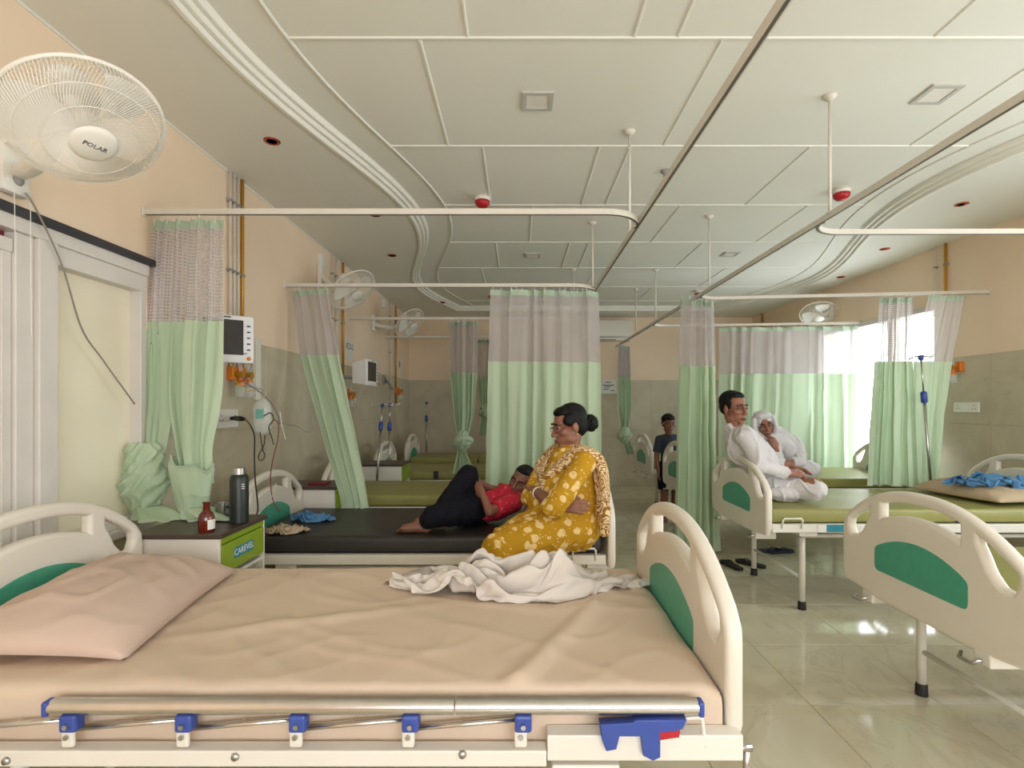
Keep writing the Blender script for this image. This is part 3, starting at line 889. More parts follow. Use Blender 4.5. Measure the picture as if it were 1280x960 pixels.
for k, px in enumerate((90, 233, 374, 514, 654)):
    x = at(px, 0, yr).x
    b = MB().box((x, yr, zt_ - 0.033), (0.040, 0.032, 0.040), None, 0.006).build('rail_bracket', 'blue', BED1)
    MB().lathe([(0, -.004), (.006, -.004), (.006, .004), (0, .004)], 10, frame3((x, yr - 0.018, zt_ - 0.036), (1, 0, 0), (0, -1, 0))).build('pivot', 'steel', b)
    t = MB().box((x - 0.006, yr - 0.002, zt_ - 0.072), (0.030, 0.012, 0.040), None, 0.006).build('rail_tab', 'white', BED1)
    MB().lathe([(0, -.003), (.006, -.003), (.006, .003), (0, .003)], 10, frame3((x - 0.006, yr - 0.010, zt_ - 0.066), (1, 0, 0), (0, -1, 0))).build('bolt', 'steel', t)
    x2 = at(px - 150, 0, yr).x
    MB().box(((x + x2) / 2, yr + 0.022, zt_ - 0.048), (0.01, 0.01, 0.01), frame3(((x + x2) / 2, yr + 0.022, zt_ - 0.048), (x - x2, 0, 0.030), (0, 0, 1)) @ Matrix.Translation((-(x + x2) / 2, -(yr + 0.022), -(zt_ - 0.048))) @ Matrix.Identity(4)).build('strut_pin', 'steel', b)
    MB().tube([(x2 + 0.01, yr + 0.018, zt_ - 0.060), (x, yr + 0.018, zt_ - 0.036)], 0.010, 8, flat=0.6).build('folding_strut', 'alum', BED1, smooth=True)
# outer beam: two lengths with bolts
z1 = at(0, 936, yr).z; z0 = at(0, 956, yr).z; xs = at(684, 0, yr).x; xe = at(925, 0, 1.24).x
MB().b2(-1.5, xs - 0.002, yr - 0.008, yr + 0.03, z0, z1, 0.003).build('outer_beam', 'white', BED1)
MB().b2(xs, xe, yr - 0.004, yr + 0.04, at(0, 950, yr).z, at(0, 918, yr).z, 0.003).build('outer_beam', 'white', BED1)
MB().b2(at(690, 0, yr).x, at(775, 0, yr).x, yr + 0.0, yr + 0.03, z0 - 0.05, z0 - 0.002, 0.004).build('beam_bracket', 'white', BED1)
for px, py in ((8, 951), (294, 946), (578, 943)):
    p = at(px, py, yr - 0.008)
    MB().lathe([(0, .006), (.008, .005), (.010, 0)], 12, frame3(p, (1, 0, 0), (0, -1, 0))).build('bolt', 'steel', BED1, smooth=True)
# blue release latch with red lever
lt = [(750, 901), (790, 899), (793, 896), (854, 896), (850, 905), (838, 908), (822, 909), (822, 940), (814, 944), (803, 938), (800, 914), (772, 914), (768, 930), (757, 932), (752, 918)]
Ml = frame3((0, yr - 0.012, 0), (1, 0, 0), (0, -1, 0))
P2 = [(at(a, b, yr).x, at(a, b, yr).z) for a, b in lt][::-1]
me = shape2d([P2], 0.012, 0.002, frame3((0, yr - 0.004, 0), (1, 0, 0), (0, -1, 0)), 1)
me.transform(WM(BED1).inverted()); lo = link('release_latch', me, 'blue', BED1)
P2 = [(at(a, b, yr).x, at(a, b, yr).z) for a, b in ((822, 908), (847, 907), (846, 916), (824, 919))][::-1]
me = shape2d([P2], 0.010, 0.002, frame3((0, yr - 0.004, 0), (1, 0, 0), (0, -1, 0)), 1)
me.transform(WM(BED1).inverted()); link('red_lever', me, 'red', lo)
MB().tube(spline([at(856, 898, yr), at(874, 897, yr), at(878, 903, yr), at(881, 934, yr)], 6), 0.0045, 8).build('wire_hook', 'white', BED1, smooth=True)
# crank end at the near corner of the foot board
p = at(931, 938, 1.23)
MB().tube([(p.x - 0.03, 1.24, p.z), (p.x + 0.02, 1.24, p.z)], 0.009, 10).build('crank_axle', 'steel', BED1, smooth=True)
MB().tube([(p.x + 0.008, 1.24, p.z), (p.x + 0.012, 1.25, p.z - 0.12)], 0.008, 8).build('crank_arm', 'steel', BED1, smooth=True)

# sticker on the rail of the man's bed
yq = RBEDS[1] - 0.4665
r = thing('bed_sticker', 'small teal and white maker sticker on the rail under the man in white', 'sticker', at(1042, 661, yq))
a, b = at(1033, 665, yq), at(1056, 656, yq)
MB().b2(a.x, b.x, yq - 0.0015, yq, a.z, b.z).build('plate', 'teal', r)
a, b = at(1022, 665, yq), at(1033, 656, yq)
MB().b2(a.x, b.x, yq - 0.0015, yq, a.z, b.z).build('blank', 'paper', r)
# ------------------------------------------------------------------ curtains
def smoothstep(t): return t * t * (3 - 2 * t)
def curtain(label, keys, nf, zsplit, seed=0, gather=2.0, group='mint ward curtains', sag=0.0, header=True, net=True, netm='net_far', drm='curtain', split=None):
    """keys: (z, ax, ay, bx, by, amp) from top to bottom; edges A and B of the cloth at that height"""
    rnd = random.Random(seed)
    z_top, z_bot = keys[0][0], keys[-1][0]
    K = keys
    def edge(z):
        for a, b in zip(K[:-1], K[1:]):
            if z <= a[0] + 1e-9 and z >= b[0] - 1e-9:
                t = (a[0] - z) / max(1e-6, a[0] - b[0])
                return [a[i] + (b[i] - a[i]) * t for i in range(1, 6)]
        return K[-1][1:]
    amps = [rnd.uniform(0.4, 1.3) for _ in range(nf + 2)]
    ph = [rnd.uniform(-0.35, 0.35) for _ in range(nf + 2)]
    W = (Vector((K[0][1], K[0][2])) - Vector((K[0][3], K[0][4]))).length * gather
    def P(u, z):
        ax, ay, bx, by, am = edge(z)
        d = Vector((bx - ax, by - ay, 0)); L = d.length; dn = d.normalized(); nn = Vector((dn.y, -dn.x, 0))
        f = (u + 0.055 * math.sin(2 * PI * u * 1.5 + seed) + 0.03 * math.sin(2 * PI * u * 3.7 + seed * 2)) * nf; f = min(max(f, 0.0), nf); k = int(min(f, nf)); fr = f - k
        A = amps[k] * (1 - fr) + amps[k + 1] * fr
        hz = (z_top - z) / (z_top - z_bot)
        w = math.sin(2 * PI * f + ph[k] * 0 + 0.5 * math.sin(3.1 * hz + seed + u * 4)) * A
        w += 0.35 * math.sin(4 * PI * f + seed * 1.7 + 2.0 * hz)
        side = 0.30 * math.cos(2 * PI * f + 1.0) * A * min(1.0, L / (nf * 0.05 + 1e-6)) * L / nf
        uu = u
        if split and z < split[1]:
            t = smoothstep(min(1.0, (split[1] - z) / (split[1] - split[2]))); us = split[0]
            cl, kl = (us * 0.52, 1 - 0.58 * t) if u <= us else (us + (1 - us) * 0.52, 1 - 0.42 * t)
            uu = cl + (u - cl) * kl
        p = Vector((ax, ay, z)) + d * uu + nn * (w * am) + dn * side * 0.6
        p += nn * 0.010 * noise.noise(Vector((u * 7, z * 3, seed * 3.3))) * (0.3 + hz) + dn * 0.008 * noise.noise(Vector((u * 5 + 9, z * 4, seed)))
        return p
    top = edge(z_top)
    base = Vector(((top[0] + top[2]) / 2, (top[1] + top[3]) / 2, z_bot))
    r = thing('curtain', label, 'curtain', base, 0, group)
    nu = max(70, nf * 14)
    def part(nm, m, za, zb, nv, off=0.0):
        mb = MB(); zs = [za + (zb - za) * j / nv for j in range(nv + 1)]
        vs = []; uv = []
        for z in zs:
            for i in range(nu + 1):
                vs.append(P(i / nu, z)); uv.append((i / nu * W, z))
        fs = [(j * (nu + 1) + i, j * (nu + 1) + i + 1, (j + 1) * (nu + 1) + i + 1, (j + 1) * (nu + 1) + i) for j in range(nv) for i in range(nu)
              if not (split and i / nu <= split[0] < (i + 1) / nu and zs[j + 1] < split[1] - 0.02)]
        mb.add(vs, fs)
        return mb.build(nm, m, r, smooth=True, uv=uv)
    zh = z_top - 0.045
    if header: part('header_band', 'hem', z_top, zh, 2)
    else: zh = z_top
    part('net_panel', netm, zh, zsplit, 12)
    d = part('drape', drm, zsplit, z_bot, 34)
    # gliders and hooks up to the rail
    mb = MB()
    nh = max(6, nf * 3)
    for i in range(nh):
        p = P((i + 0.5) / nh, z_top)
        mb.tube([p + Vector((0, 0, -0.02)), p + Vector((0.004, 0, 0.012)), Vector((p.x, p.y, min(ZT - 0.012, p.z + 0.05)))], 0.0025, 5)
    o = mb.build('hook_row', 'white', r)
    o['kind'] = 'stuff'
    return r, P
def knot(r, c, rx, rz, seed, m='curtain', name='knot', prof=None, twist=2.6, n=6):
    """a lump of twisted, wrapped cloth: pleats winding round a bulging body"""
    mb = MB(); c = Vector(c)
    def fn(u, v):
        a = u * 2 * PI
        body = math.sin(PI * min(1, max(0, v * 0.92 + 0.04))) ** 0.6 * (1 + 0.13 * math.sin(v * 9 + seed)) if prof is None else prof(v)
        w = a + twist * v + 0.5 * noise.noise(Vector((math.cos(a) + seed, math.sin(a), v * 2.2)))
        pl = (1 - abs(math.sin(n * 0.5 * w + seed)) ** 1.4)
        cr = max(0.0, 1 - 3.4 * abs(noise.noise(Vector((math.cos(a) * 1.2 + seed, math.sin(a) * 1.2, v * 5 + 0.8 * math.cos(a))))))
        q = body * (0.80 + 0.24 * pl + 0.15 * cr ** 1.5 + 0.12 * noise.noise(Vector((math.cos(a) * 1.1, math.sin(a) * 1.1 + seed, v * 2))))
        return c + Vector((rx * q * math.cos(a), rx * q * math.sin(a), rz * (1 - 2 * v) + 0.10 * rz * math.sin(a + seed) * math.sin(PI * v)))
    mb.grid(fn, 84, 40)
    return mb.build(name, m, r, smooth=True)
def wrap_band(r, c, rx, rr, tilt, seed, m='curtain', name='tie_band'):
    mb = MB(); pts = []
    for i in range(33):
        a = 2 * PI * i / 32
        pts.append(Vector(c) + Vector((rx * math.cos(a), rx * math.sin(a), tilt * math.cos(a + seed))))
    rs = [rr * (1 + 0.18 * math.sin(3 * 2 * PI * i / 32 + seed)) for i in range(33)]
    mb.tube(pts, rs, 10, cap=False)
    return mb.build(name, m, r, smooth=True)

def lerp_keys(keys):
    def f(v):
        for a, b in zip(keys[:-1], keys[1:]):
            if v <= b[0] + 1e-9:
                t = smoothstep((v - a[0]) / (b[0] - a[0])); return [a[i] + (b[i] - a[i]) * t for i in range(1, 6)]
        return keys[-1][1:]
    return f
def Z(py, D): return CAM_H - (py - VPY) * D / FPX
def X(px, D): return (px - VPX) * D / FPX

ztop = ZT - 0.035
# 1. the tied one by the left window: two gathered bunches tied above the locker
D = 2.66
c1, _ = curtain('mint and net curtain nearest the window, its two ends wrapped up on the locker',
    [(ztop, X(172, D), D + .03, X(281, D), D - .02, 0.030), (Z(402, D), X(165, D), D + .02, X(281, D), D - .03, 0.032),
     (Z(500, D), X(166, D), D, X(280, D), D - .05, 0.034), (Z(560, D), X(168, D), D - .03, X(282, D), D - .07, 0.026), (Z(602, D), X(172, D), D - .05, X(286, D), D - .075, 0.028)],
    6, Z(402, D), 3, 2.4, split=(0.45, Z(470, D), Z(590, D)), netm='net')
# 2. slanting one on the second cross rail
D = 4.23
curtain('mint and net curtain pulled slanting beside the second wall fan',
    [(ztop, X(362, D), D + .04, X(412, D), D - .04, 0.028), (Z(444, D), X(374, D), D + .02, X(424, D), D - .05, 0.028), (Z(530, 4.05), X(397, 4.05), 4.07, X(441, 4.05), 4.03, 0.024),
     (Z(620, 3.82), X(424, 3.82), 3.84, X(458, 3.82), 3.80, 0.018), (Z(640, 3.80), X(427, 3.8), 3.82, X(461, 3.8), 3.79, 0.018)], 4, Z(444, D), 5, 2.4)
# 3. open one behind the woman in yellow
D = 4.23
curtain('wide open mint and net curtain hanging behind the woman in yellow',
    [(ztop, X(616, D), D, X(746, D), D + .05, 0.030), (Z(452, D), X(613, D), D, X(748, D), D + .04, 0.034), (0.40, X(609, D), D, X(748, D), D + .03, 0.042)], 6, Z(452, D), 8, 1.6)
# 4. knotted one on the third cross rail
D = 5.83
c4, _ = curtain('mint curtain knotted low in front of the end wall, hanging from the third cross rail',
    [(ztop, X(561, D), D, X(597, D), D, 0.035), (Z(466, D), X(562, D), D, X(596, D), D, 0.035), (Z(520, D), X(567, D), D, X(592, D), D, 0.03),
     (Z(545, D), X(571, D), D, X(586, D), D, 0.02), (Z(558, D), X(574, D), D, X(582, D), D, 0.012), (Z(570, D), X(571, D), D, X(585, D), D, 0.018), (Z(592, D), X(565, D), D, X(595, D), D, 0.03)], 6, Z(466, D), 11, 2.4)
knot(c4, (X(578, D), D, Z(551, D)), 0.095, 0.12, 2.2)
wrap_band(c4, (X(578, D), D, Z(553, D)), 0.085, 0.035, 0.05, 1.1)
# 5. the one behind it
D = 7.37
c5, _ = curtain('half hidden knotted mint curtain on the fourth cross rail',
    [(ztop, X(596, D), D, X(622, D), D, 0.04), (Z(471, D), X(597, D), D, X(620, D), D, 0.04), (Z(500, D), X(600, D), D, X(617, D), D, 0.03), (Z(513, D), X(604, D), D, X(613, D), D, 0.02),
     (Z(525, D), X(601, D), D, X(615, D), D, 0.03), (Z(545, D), X(599, D), D, X(617, D), D, 0.035)], 5, Z(471, D), 13, 2.4)
knot(c5, (X(608, D), D, Z(514, D)), 0.09, 0.10, 0.4)
wrap_band(c5, (X(608, D), D, Z(514, D)), 0.08, 0.03, 0.04, 0.2)
# 6. knotted one at the end of the aisle rail
D = 8.2
c6, _ = curtain('slim knotted mint curtain at the far end of the aisle by the wall notice',
    [(ztop, X(772, D), D - .1, X(788, D), D + .1, 0.04), (Z(472, D), X(771, D), D - .1, X(789, D), D + .1, 0.04), (Z(510, D), X(771, D), D - .1, X(790, D), D + .1, 0.04), (Z(535, D), X(776, D), D, X(786, D), D, 0.02),
     (Z(545, D), X(778, D), D, X(786, D), D, 0.015), (Z(568, D), X(783, D), D, X(793, D), D, 0.03)], 5, Z(472, D), 17, 2.4)
knot(c6, (X(781, D), D, Z(544, D)), 0.11, 0.13, 3.0)
# 7. gathered column by the man in white
D = 4.62
curtain('gathered mint curtain column reaching the floor behind the man in white',
    [(ztop, X(850, D), D - .02, X(902, D), D + .10, 0.045), (Z(457, D), X(848, D), D - .02, X(904, D), D + .10, 0.045), (Z(560, D), X(846, D), D - .02, X(904, D), D + .10, 0.05), (0.06, X(842, D), D - .04, X(906, D), D + .08, 0.055)], 5, Z(457, D), 19, 2.6)
# 8. sheer bright one at the window
D = 6.2
curtain('long sheer mint curtain drawn across in front of the bright window',
    [(ztop, X(900, D), D + .1, 4.0, D - .05, 0.035), (Z(467, D), X(900, D), D + .1, 4.0, D - .05, 0.04), (0.43, X(898, D), D + .1, 3.99, D - .05, 0.05)], 7, Z(467, D), 23, 1.6)
# 9. pair beside the switch wall
D = 4.52
curtain('gathered half of the mint curtain beside the drip stand on the switch wall',
    [(ztop, X(1106, D), D + .06, X(1140, D), D + .0, 0.032), (Z(452, D), X(1099, D), D + .06, X(1140, D), D, 0.035), (Z(607, D), X(1083, D), D + .03, X(1142, D), D - .05, 0.05)], 4, Z(452, D), 29, 2.4, netm='net')
D = 4.50
curtain('loose half of the mint curtain flaring to the switch wall behind the drip stand',
    [(ztop + .01, X(1160, D), D + .0, X(1204, D), D + .0, 0.012), (Z(452, D), X(1141, D), D + .0, X(1190, D), D + .0, 0.018), (Z(520, D), X(1141, D), D, X(1180, D), D, 0.02), (Z(607, D), X(1140, D), D - .04, X(1171, D), D - .02, 0.03)], 3, Z(452, D), 31, 1.5)
# ------------------------------------------------------------------ bedding on the front bed
TOP1 = ZF[0] + 0.095
yc = LBEDS[0]
def sheet_fn():
    mb = MB(); nu, nv = 120, 84
    hw = 0.474; xa, xb = LX + 0.035, LX + LBED - 0.028
    def fn(u, v):
        x = xa + (xb - xa) * u
        s = (v - 0.5) * 2 * (hw + 0.125)           # running length across the bed, edges turn down
        def fold(s):
            if abs(s) <= hw - 0.02: return s, 0.0
            t = abs(s) - (hw - 0.02); sg = 1 if s > 0 else -1
            if t < 0.03: a = t / 0.03 * PI / 2; return sg * (hw - 0.02 + 0.02 * math.sin(a)), -0.02 * (1 - math.cos(a))
            return sg * hw, -0.02 - (t - 0.03)
        y, dz = fold(s)
        # the foot end turns down too
        e = max(0.0, (u - 0.975) / 0.025); dz -= 0.02 * e * e
        z = TOP1 + 0.010 + dz
        n = noise.noise(Vector((x * 2.2, y * 3.5, 1.7)))
        q = Vector((x * 1.3 + y * 1.9, y * 0.9 - x * 0.4, 4.2))
        r1 = 1 - abs(noise.noise(q * 2.3)) * 3.2; r1 = max(0, r1) ** 3
        q2 = Vector((x * 2.9 - y * 1.2 + 5, y * 2.1, 0.3))
        r2 = 1 - abs(noise.noise(q2 * 1.7)) * 4.0; r2 = max(0, r2) ** 3
        flat = 1.0 if abs(s) < hw - 0.02 else 0.35
        z += flat * (0.006 * n + 0.005 * r1 + 0.0035 * r2)
        # long crease running up from the near middle, as in the photograph
        cx = 0.02 + (y + 0.40) * 0.55
        z += flat * 0.016 * math.exp(-((x - cx) / 0.030) ** 2) * max(0, 1 - max(0, (y - 0.05)) / 0.35)
        cx2 = -0.72 + (y + 0.1) * 2.6
        z += flat * 0.010 * math.exp(-((x - cx2) / 0.09) ** 2) * math.exp(-((y + 0.08) / 0.13) ** 2)
        yy = y + (0.006 * noise.noise(Vector((x * 7, z * 5, 3))) if flat < 1 else 0)
        return (x, yc + yy, z)
    mb.grid(fn, nu, nv)
    o = mb.build('bed_sheet', 'sheet', smooth=True)
    return tag(o, 'rumpled peach sheet spread over the front bed', 'bed sheet')
sheet_fn()

# pillow: a flattened cushion with flat seam edge
def pillow(label, c, sx, sy, h, rz, m, seed, corner=0.0, tilt=(0, 0), group=None):
    mb = MB(); n = 44; R = Matrix.Rotation(rz, 3, 'Z'); c = Vector(c)
    def surf(sgn):
        def fn(u, v):
            a, b = 2 * u - 1, 2 * v - 1
            e = max(0.0, (1 - abs(a) ** 2.6)) ** 0.55 * max(0.0, (1 - abs(b) ** 2.6)) ** 0.55
            z = h * e
            k = 1 - 0.05 * (1 - abs(b) ** 2) * abs(a) ** 4; k2 = 1 - 0.05 * (1 - abs(a) ** 2) * abs(b) ** 4
            w = noise.noise(Vector((a * 2.0 + seed, b * 2.3, 0.5))); rg = max(0, 1 - abs(noise.noise(Vector((a * 1.6 + b, b * 2.2 - a * .6, seed)))) * 4) ** 2
            if sgn > 0: z += e * (0.012 * w + 0.012 * rg)
            else: z *= 0.25
            p = Vector((a * sx * k, b * sy * k2, sgn * z))
            p.z += tilt[0] * a + tilt[1] * b
            return c + R @ p
        return fn
    mb.grid(surf(1), n, n); mb.grid(surf(-1), n, n)
    bm_o = mb.build('pillow', m, smooth=True)
    bm = bmesh.new(); bm.from_mesh(bm_o.data); bmesh.ops.remove_doubles(bm, verts=bm.verts[:], dist=0.0008); bmesh.ops.recalc_face_normals(bm, faces=bm.faces[:]); bm.to_mesh(bm_o.data); bm.free()
    return tag(bm_o, label, 'pillow', group)
pillow('pink-beige pillow at the head of the front bed', (-1.325, yc - 0.03, TOP1 + 0.050), 0.235, 0.385, 0.105, 0.15, 'pillow', 3, tilt=(-0.022, 0.0))

# crumpled white blanket at the far foot corner of the front bed
def cloth_heap(name, label, cat, c, sx, sy, sz, rz, m, warp=None, sub=True):
    P = CLOTH.copy()
    if warp: P = warp(P)
    R = Matrix.Rotation(rz, 3, 'Z')
    vs = [Vector(c) + R @ Vector((p[0] * sx, p[1] * sy, p[2] * sz)) for p in P]
    o = MB().add(vs, CLOTH_FACES).build(name, m, smooth=True)
    s = o.modifiers.new('subdivision', 'SUBSURF'); s.levels = 1; s.render_levels = 1
    return tag(o, label, cat)
def warp1(P):
    P = P.copy()
    x = P[:, 0] / np.abs(P[:, 0]).max()
    P[:, 2] *= 0.75 + 0.95 * np.exp(-((x - 0.18) / 0.22) ** 2) + 0.35 * np.exp(-((x + 0.3) / 0.2) ** 2)
    P[:, 1] *= 0.55 + 0.45 * np.clip(1.2 - np.abs(x) * 0.9, 0, 1)
    return P
cloth_heap('blanket', 'crumpled off-white blanket heaped on the far foot corner of the front bed', 'blanket', (0.005, 2.00, TOP1 + 0.008), 1.08, 0.80, 1.0, 0.05, 'blanket', warp1)
# things lying on the black mattress
TOP2 = ZF[1] + 0.095
def warp2(P):
    P = P.copy(); P[:, 2] *= 1.3; return P
cloth_heap('folded_cloth', 'beige cloth crumpled on the black mattress behind the flask', 'cloth', at(352, 662, 3.0) * 1 + Vector((0, 0.08, 0)), 0.26, 0.36, 0.34, 0.4, 'beige_cloth', warp2).location.z = 0
o = bpy.data.objects['folded_cloth']; o.location.z = (TOP2 + 0.004) - at(352, 662, 3.0).z
cloth_heap('folded_cloth', 'folded bright blue cloth on the black mattress', 'cloth', (at(388, 640, 3.35).x, 3.40, TOP2 + 0.004), 0.32, 0.36, 0.40, 0.0, 'blue_cloth', warp2)
# pillow and blue cloth on the man's bed
TOPR = RZF[1] + 0.095
pillow('flat beige pillow under the blue cloth on the bed with the man', (3.42, RBEDS[1] - 0.02, TOPR + 0.034), 0.22, 0.34, 0.10, 0.15, 'beige_cloth', 8)
cloth_heap('crumpled_cloth', 'crumpled blue cloth on the pillow of the bed with the man', 'cloth', (3.47, RBEDS[1] - 0.04, TOPR + 0.105), 0.62, 0.95, 0.62, 0.3, 'blue_cloth', warp2)

# ------------------------------------------------------------------ bedside lockers
def locker(label, x0, x1, y0, y1, zt, front='lime'):
    """drawer front on the +X face"""
    r = thing('bedside_locker', label, 'locker', ((x0 + x1) / 2, (y0 + y1) / 2, 0), 0, 'bedside lockers')
    t = 0.018
    MB().b2(x0, x1 - 0.005, y0, y0 + t, 0.05, zt - 0.02, 0.002).build('side_panel', 'white', r)
    MB().b2(x0, x1 - 0.005, y1 - t, y1, 0.05, zt - 0.02, 0.002).build('side_panel', 'white', r)
    MB().b2(x0, x0 + t, y0 + t, y1 - t, 0.05, zt - 0.02).build('back_panel', 'white', r)
    MB().b2(x0 + t, x1 - 0.01, y0 + t, y1 - t, 0.05, 0.07).build('bottom_panel', 'white', r)
    MB().b2(x0 - 0.008, x1 + 0.008, y0 - 0.008, y1 + 0.008, zt - 0.022, zt, 0.004).build('top', 'brown_top', r)
    MB().b2(x1 - 0.03, x1 - 0.004, y0 + t, y1 - t, zt - 0.05, zt - 0.022).build('front_rail', front, r)
    d = MB().b2(x1 - 0.02, x1, y0 + t + 0.003, y1 - t - 0.003, zt - 0.185, zt - 0.055, 0.003).build('drawer', front, r)
    MB().b2(x0 + t, x1 - 0.01, y0 + t, y1 - t, zt - 0.22, zt - 0.205).build('shelf', 'white', r)
    MB().b2(x1 - 0.02, x1, y0 + t + 0.003, y1 - t - 0.003, 0.08, zt - 0.32, 0.003).build('door', front, r)
    for a in (x0 + .03, x1 - .03):
        for b in (y0 + .03, y1 - .03):
            MB().lathe([(0.018, 0), (0.018, 0.03), (0.01, 0.05)], 10, Matrix.Translation((a, b, 0))).build('foot', 'rubber', r)
    return r, d
LT1 = 0.83
lk, dr = locker('white locker with dark top and lime drawer beside the front bed', -1.665, -1.285, 2.238, 2.645, LT1)
yb_, zb_ = 2.435, LT1 - 0.115
P = rounded([(-0.085, -0.024), (0.085, -0.024), (0.085, 0.024), (-0.085, 0.024)], 0.012, 3)
me = shape2d([P], 0.0008, 0.0, frame3((-1.2845, yb_, zb_), (0, 1, 0), (1, 0, 0)))
me.transform(WM(dr).inverted()); pl = link('name_plate', me, 'teal', dr)
text_mesh('lettering', 'CAREVEL', 0.042, 'paper', dr, frame3((-1.2835, yb_, zb_), (0, 1, 0), (1, 0, 0)))
locker('white locker with dark top behind the slanting curtain', -1.80, -1.375, 3.90, 4.26, 0.775)
locker('white locker with dark top below the drip stands', -1.66, -1.215, 5.42, 5.82, 0.775)
# small stand of papers on the second locker
tag(MB().b2(-1.62, -1.48, 3.99, 4.10, 0.7755, 0.792, 0.003).build('notebook', 'maroon'), 'maroon notebook lying on the locker behind the slanting curtain', 'notebook')

# flask, mug, brown bottle on the front locker
p = at(299, 646, 2.46); r = thing('steel_flask', 'tall dark green flask with a steel cap on the front locker', 'flask', (p.x, 2.46, LT1))
M['bottle_green'] = mat('dark_green_enamel', (22, 32, 27), 0.4, var=0.1)
T = Matrix.Translation((p.x, 2.46, LT1))
MB().lathe([(0.038, 0), (0.041, 0.004), (0.041, 0.205), (0.037, 0.222), (0.030, 0.230)], 24, T).build('body', 'bottle_green', r, auto=35)
MB().lathe([(0.028, 0.228), (0.028, 0.258), (0.025, 0.262), (0.0, 0.262)], 24, T).build('cap', 'steel', r, auto=35)
for k in range(3):
    a = at(304, 606 + k * 2.6, 2.42)
    MB().b2(a.x - 0.008, a.x + 0.006, 2.4195, 2.4205, a.z, a.z + 0.004).build('print_mark', 'paper', r)
p = at(277, 632, 2.55); r = thing('steel_mug', 'small steel mug with a dark handle beside the flask', 'mug', (p.x, 2.56, LT1))
T = Matrix.Translation((p.x, 2.56, LT1))
MB().lathe([(0.030, 0), (0.032, 0.003), (0.034, 0.075), (0.031, 0.075), (0.029, 0.006), (0, 0.006)], 20, T).build('cup', 'steel', r, auto=35)
MB().tube(spline([(p.x + 0.03, 2.54, LT1 + 0.06), (p.x + 0.055, 2.53, LT1 + 0.055), (p.x + 0.055, 2.53, LT1 + 0.025), (p.x + 0.03, 2.54, LT1 + 0.018)], 5), 0.006, 8).build('handle', 'black', r, smooth=True)
p = at(258, 664, 2.29); r = thing('medicine_bottle', 'small brown glass medicine bottle on the front locker edge', 'bottle', (p.x, 2.29, LT1))
def mat_amber():
    n = NT('amber_glass'); b = n.b; f = n.noise(10, 2, 0.5, n.obj())
    n.link(n.ramp(f, [(0.3, lin((74, 16, 8))), (0.7, lin((110, 30, 14)))]), b.inputs['Base Color'])
    b.inputs['Roughness'].default_value = 0.08; b.inputs['Coat Weight'].default_value = 0.5
    return n.m
M['amber'] = mat_amber()
T = Matrix.Translation((p.x, 2.29, LT1))
MB().lathe([(0.030, 0), (0.033, 0.004), (0.033, 0.062), (0.027, 0.080), (0.015, 0.092), (0.013, 0.122), (0.0155, 0.126), (0.0155, 0.131), (0.0, 0.131)], 22, T).build('glass', 'amber', r, auto=40)
mb = MB()
for k in range(6):
    a = -0.9 + k * 0.28; a2 = a + 0.28
    mb.add([(p.x + 0.0335 * math.cos(a), 2.29 + 0.0335 * math.sin(a), LT1 + 0.012), (p.x + 0.0335 * math.cos(a2), 2.29 + 0.0335 * math.sin(a2), LT1 + 0.012),
            (p.x + 0.0335 * math.cos(a2), 2.29 + 0.0335 * math.sin(a2), LT1 + 0.055), (p.x + 0.0335 * math.cos(a), 2.29 + 0.0335 * math.sin(a), LT1 + 0.055)], [(0, 1, 2, 3)])
mb.build('paper_label', 'paper', r)

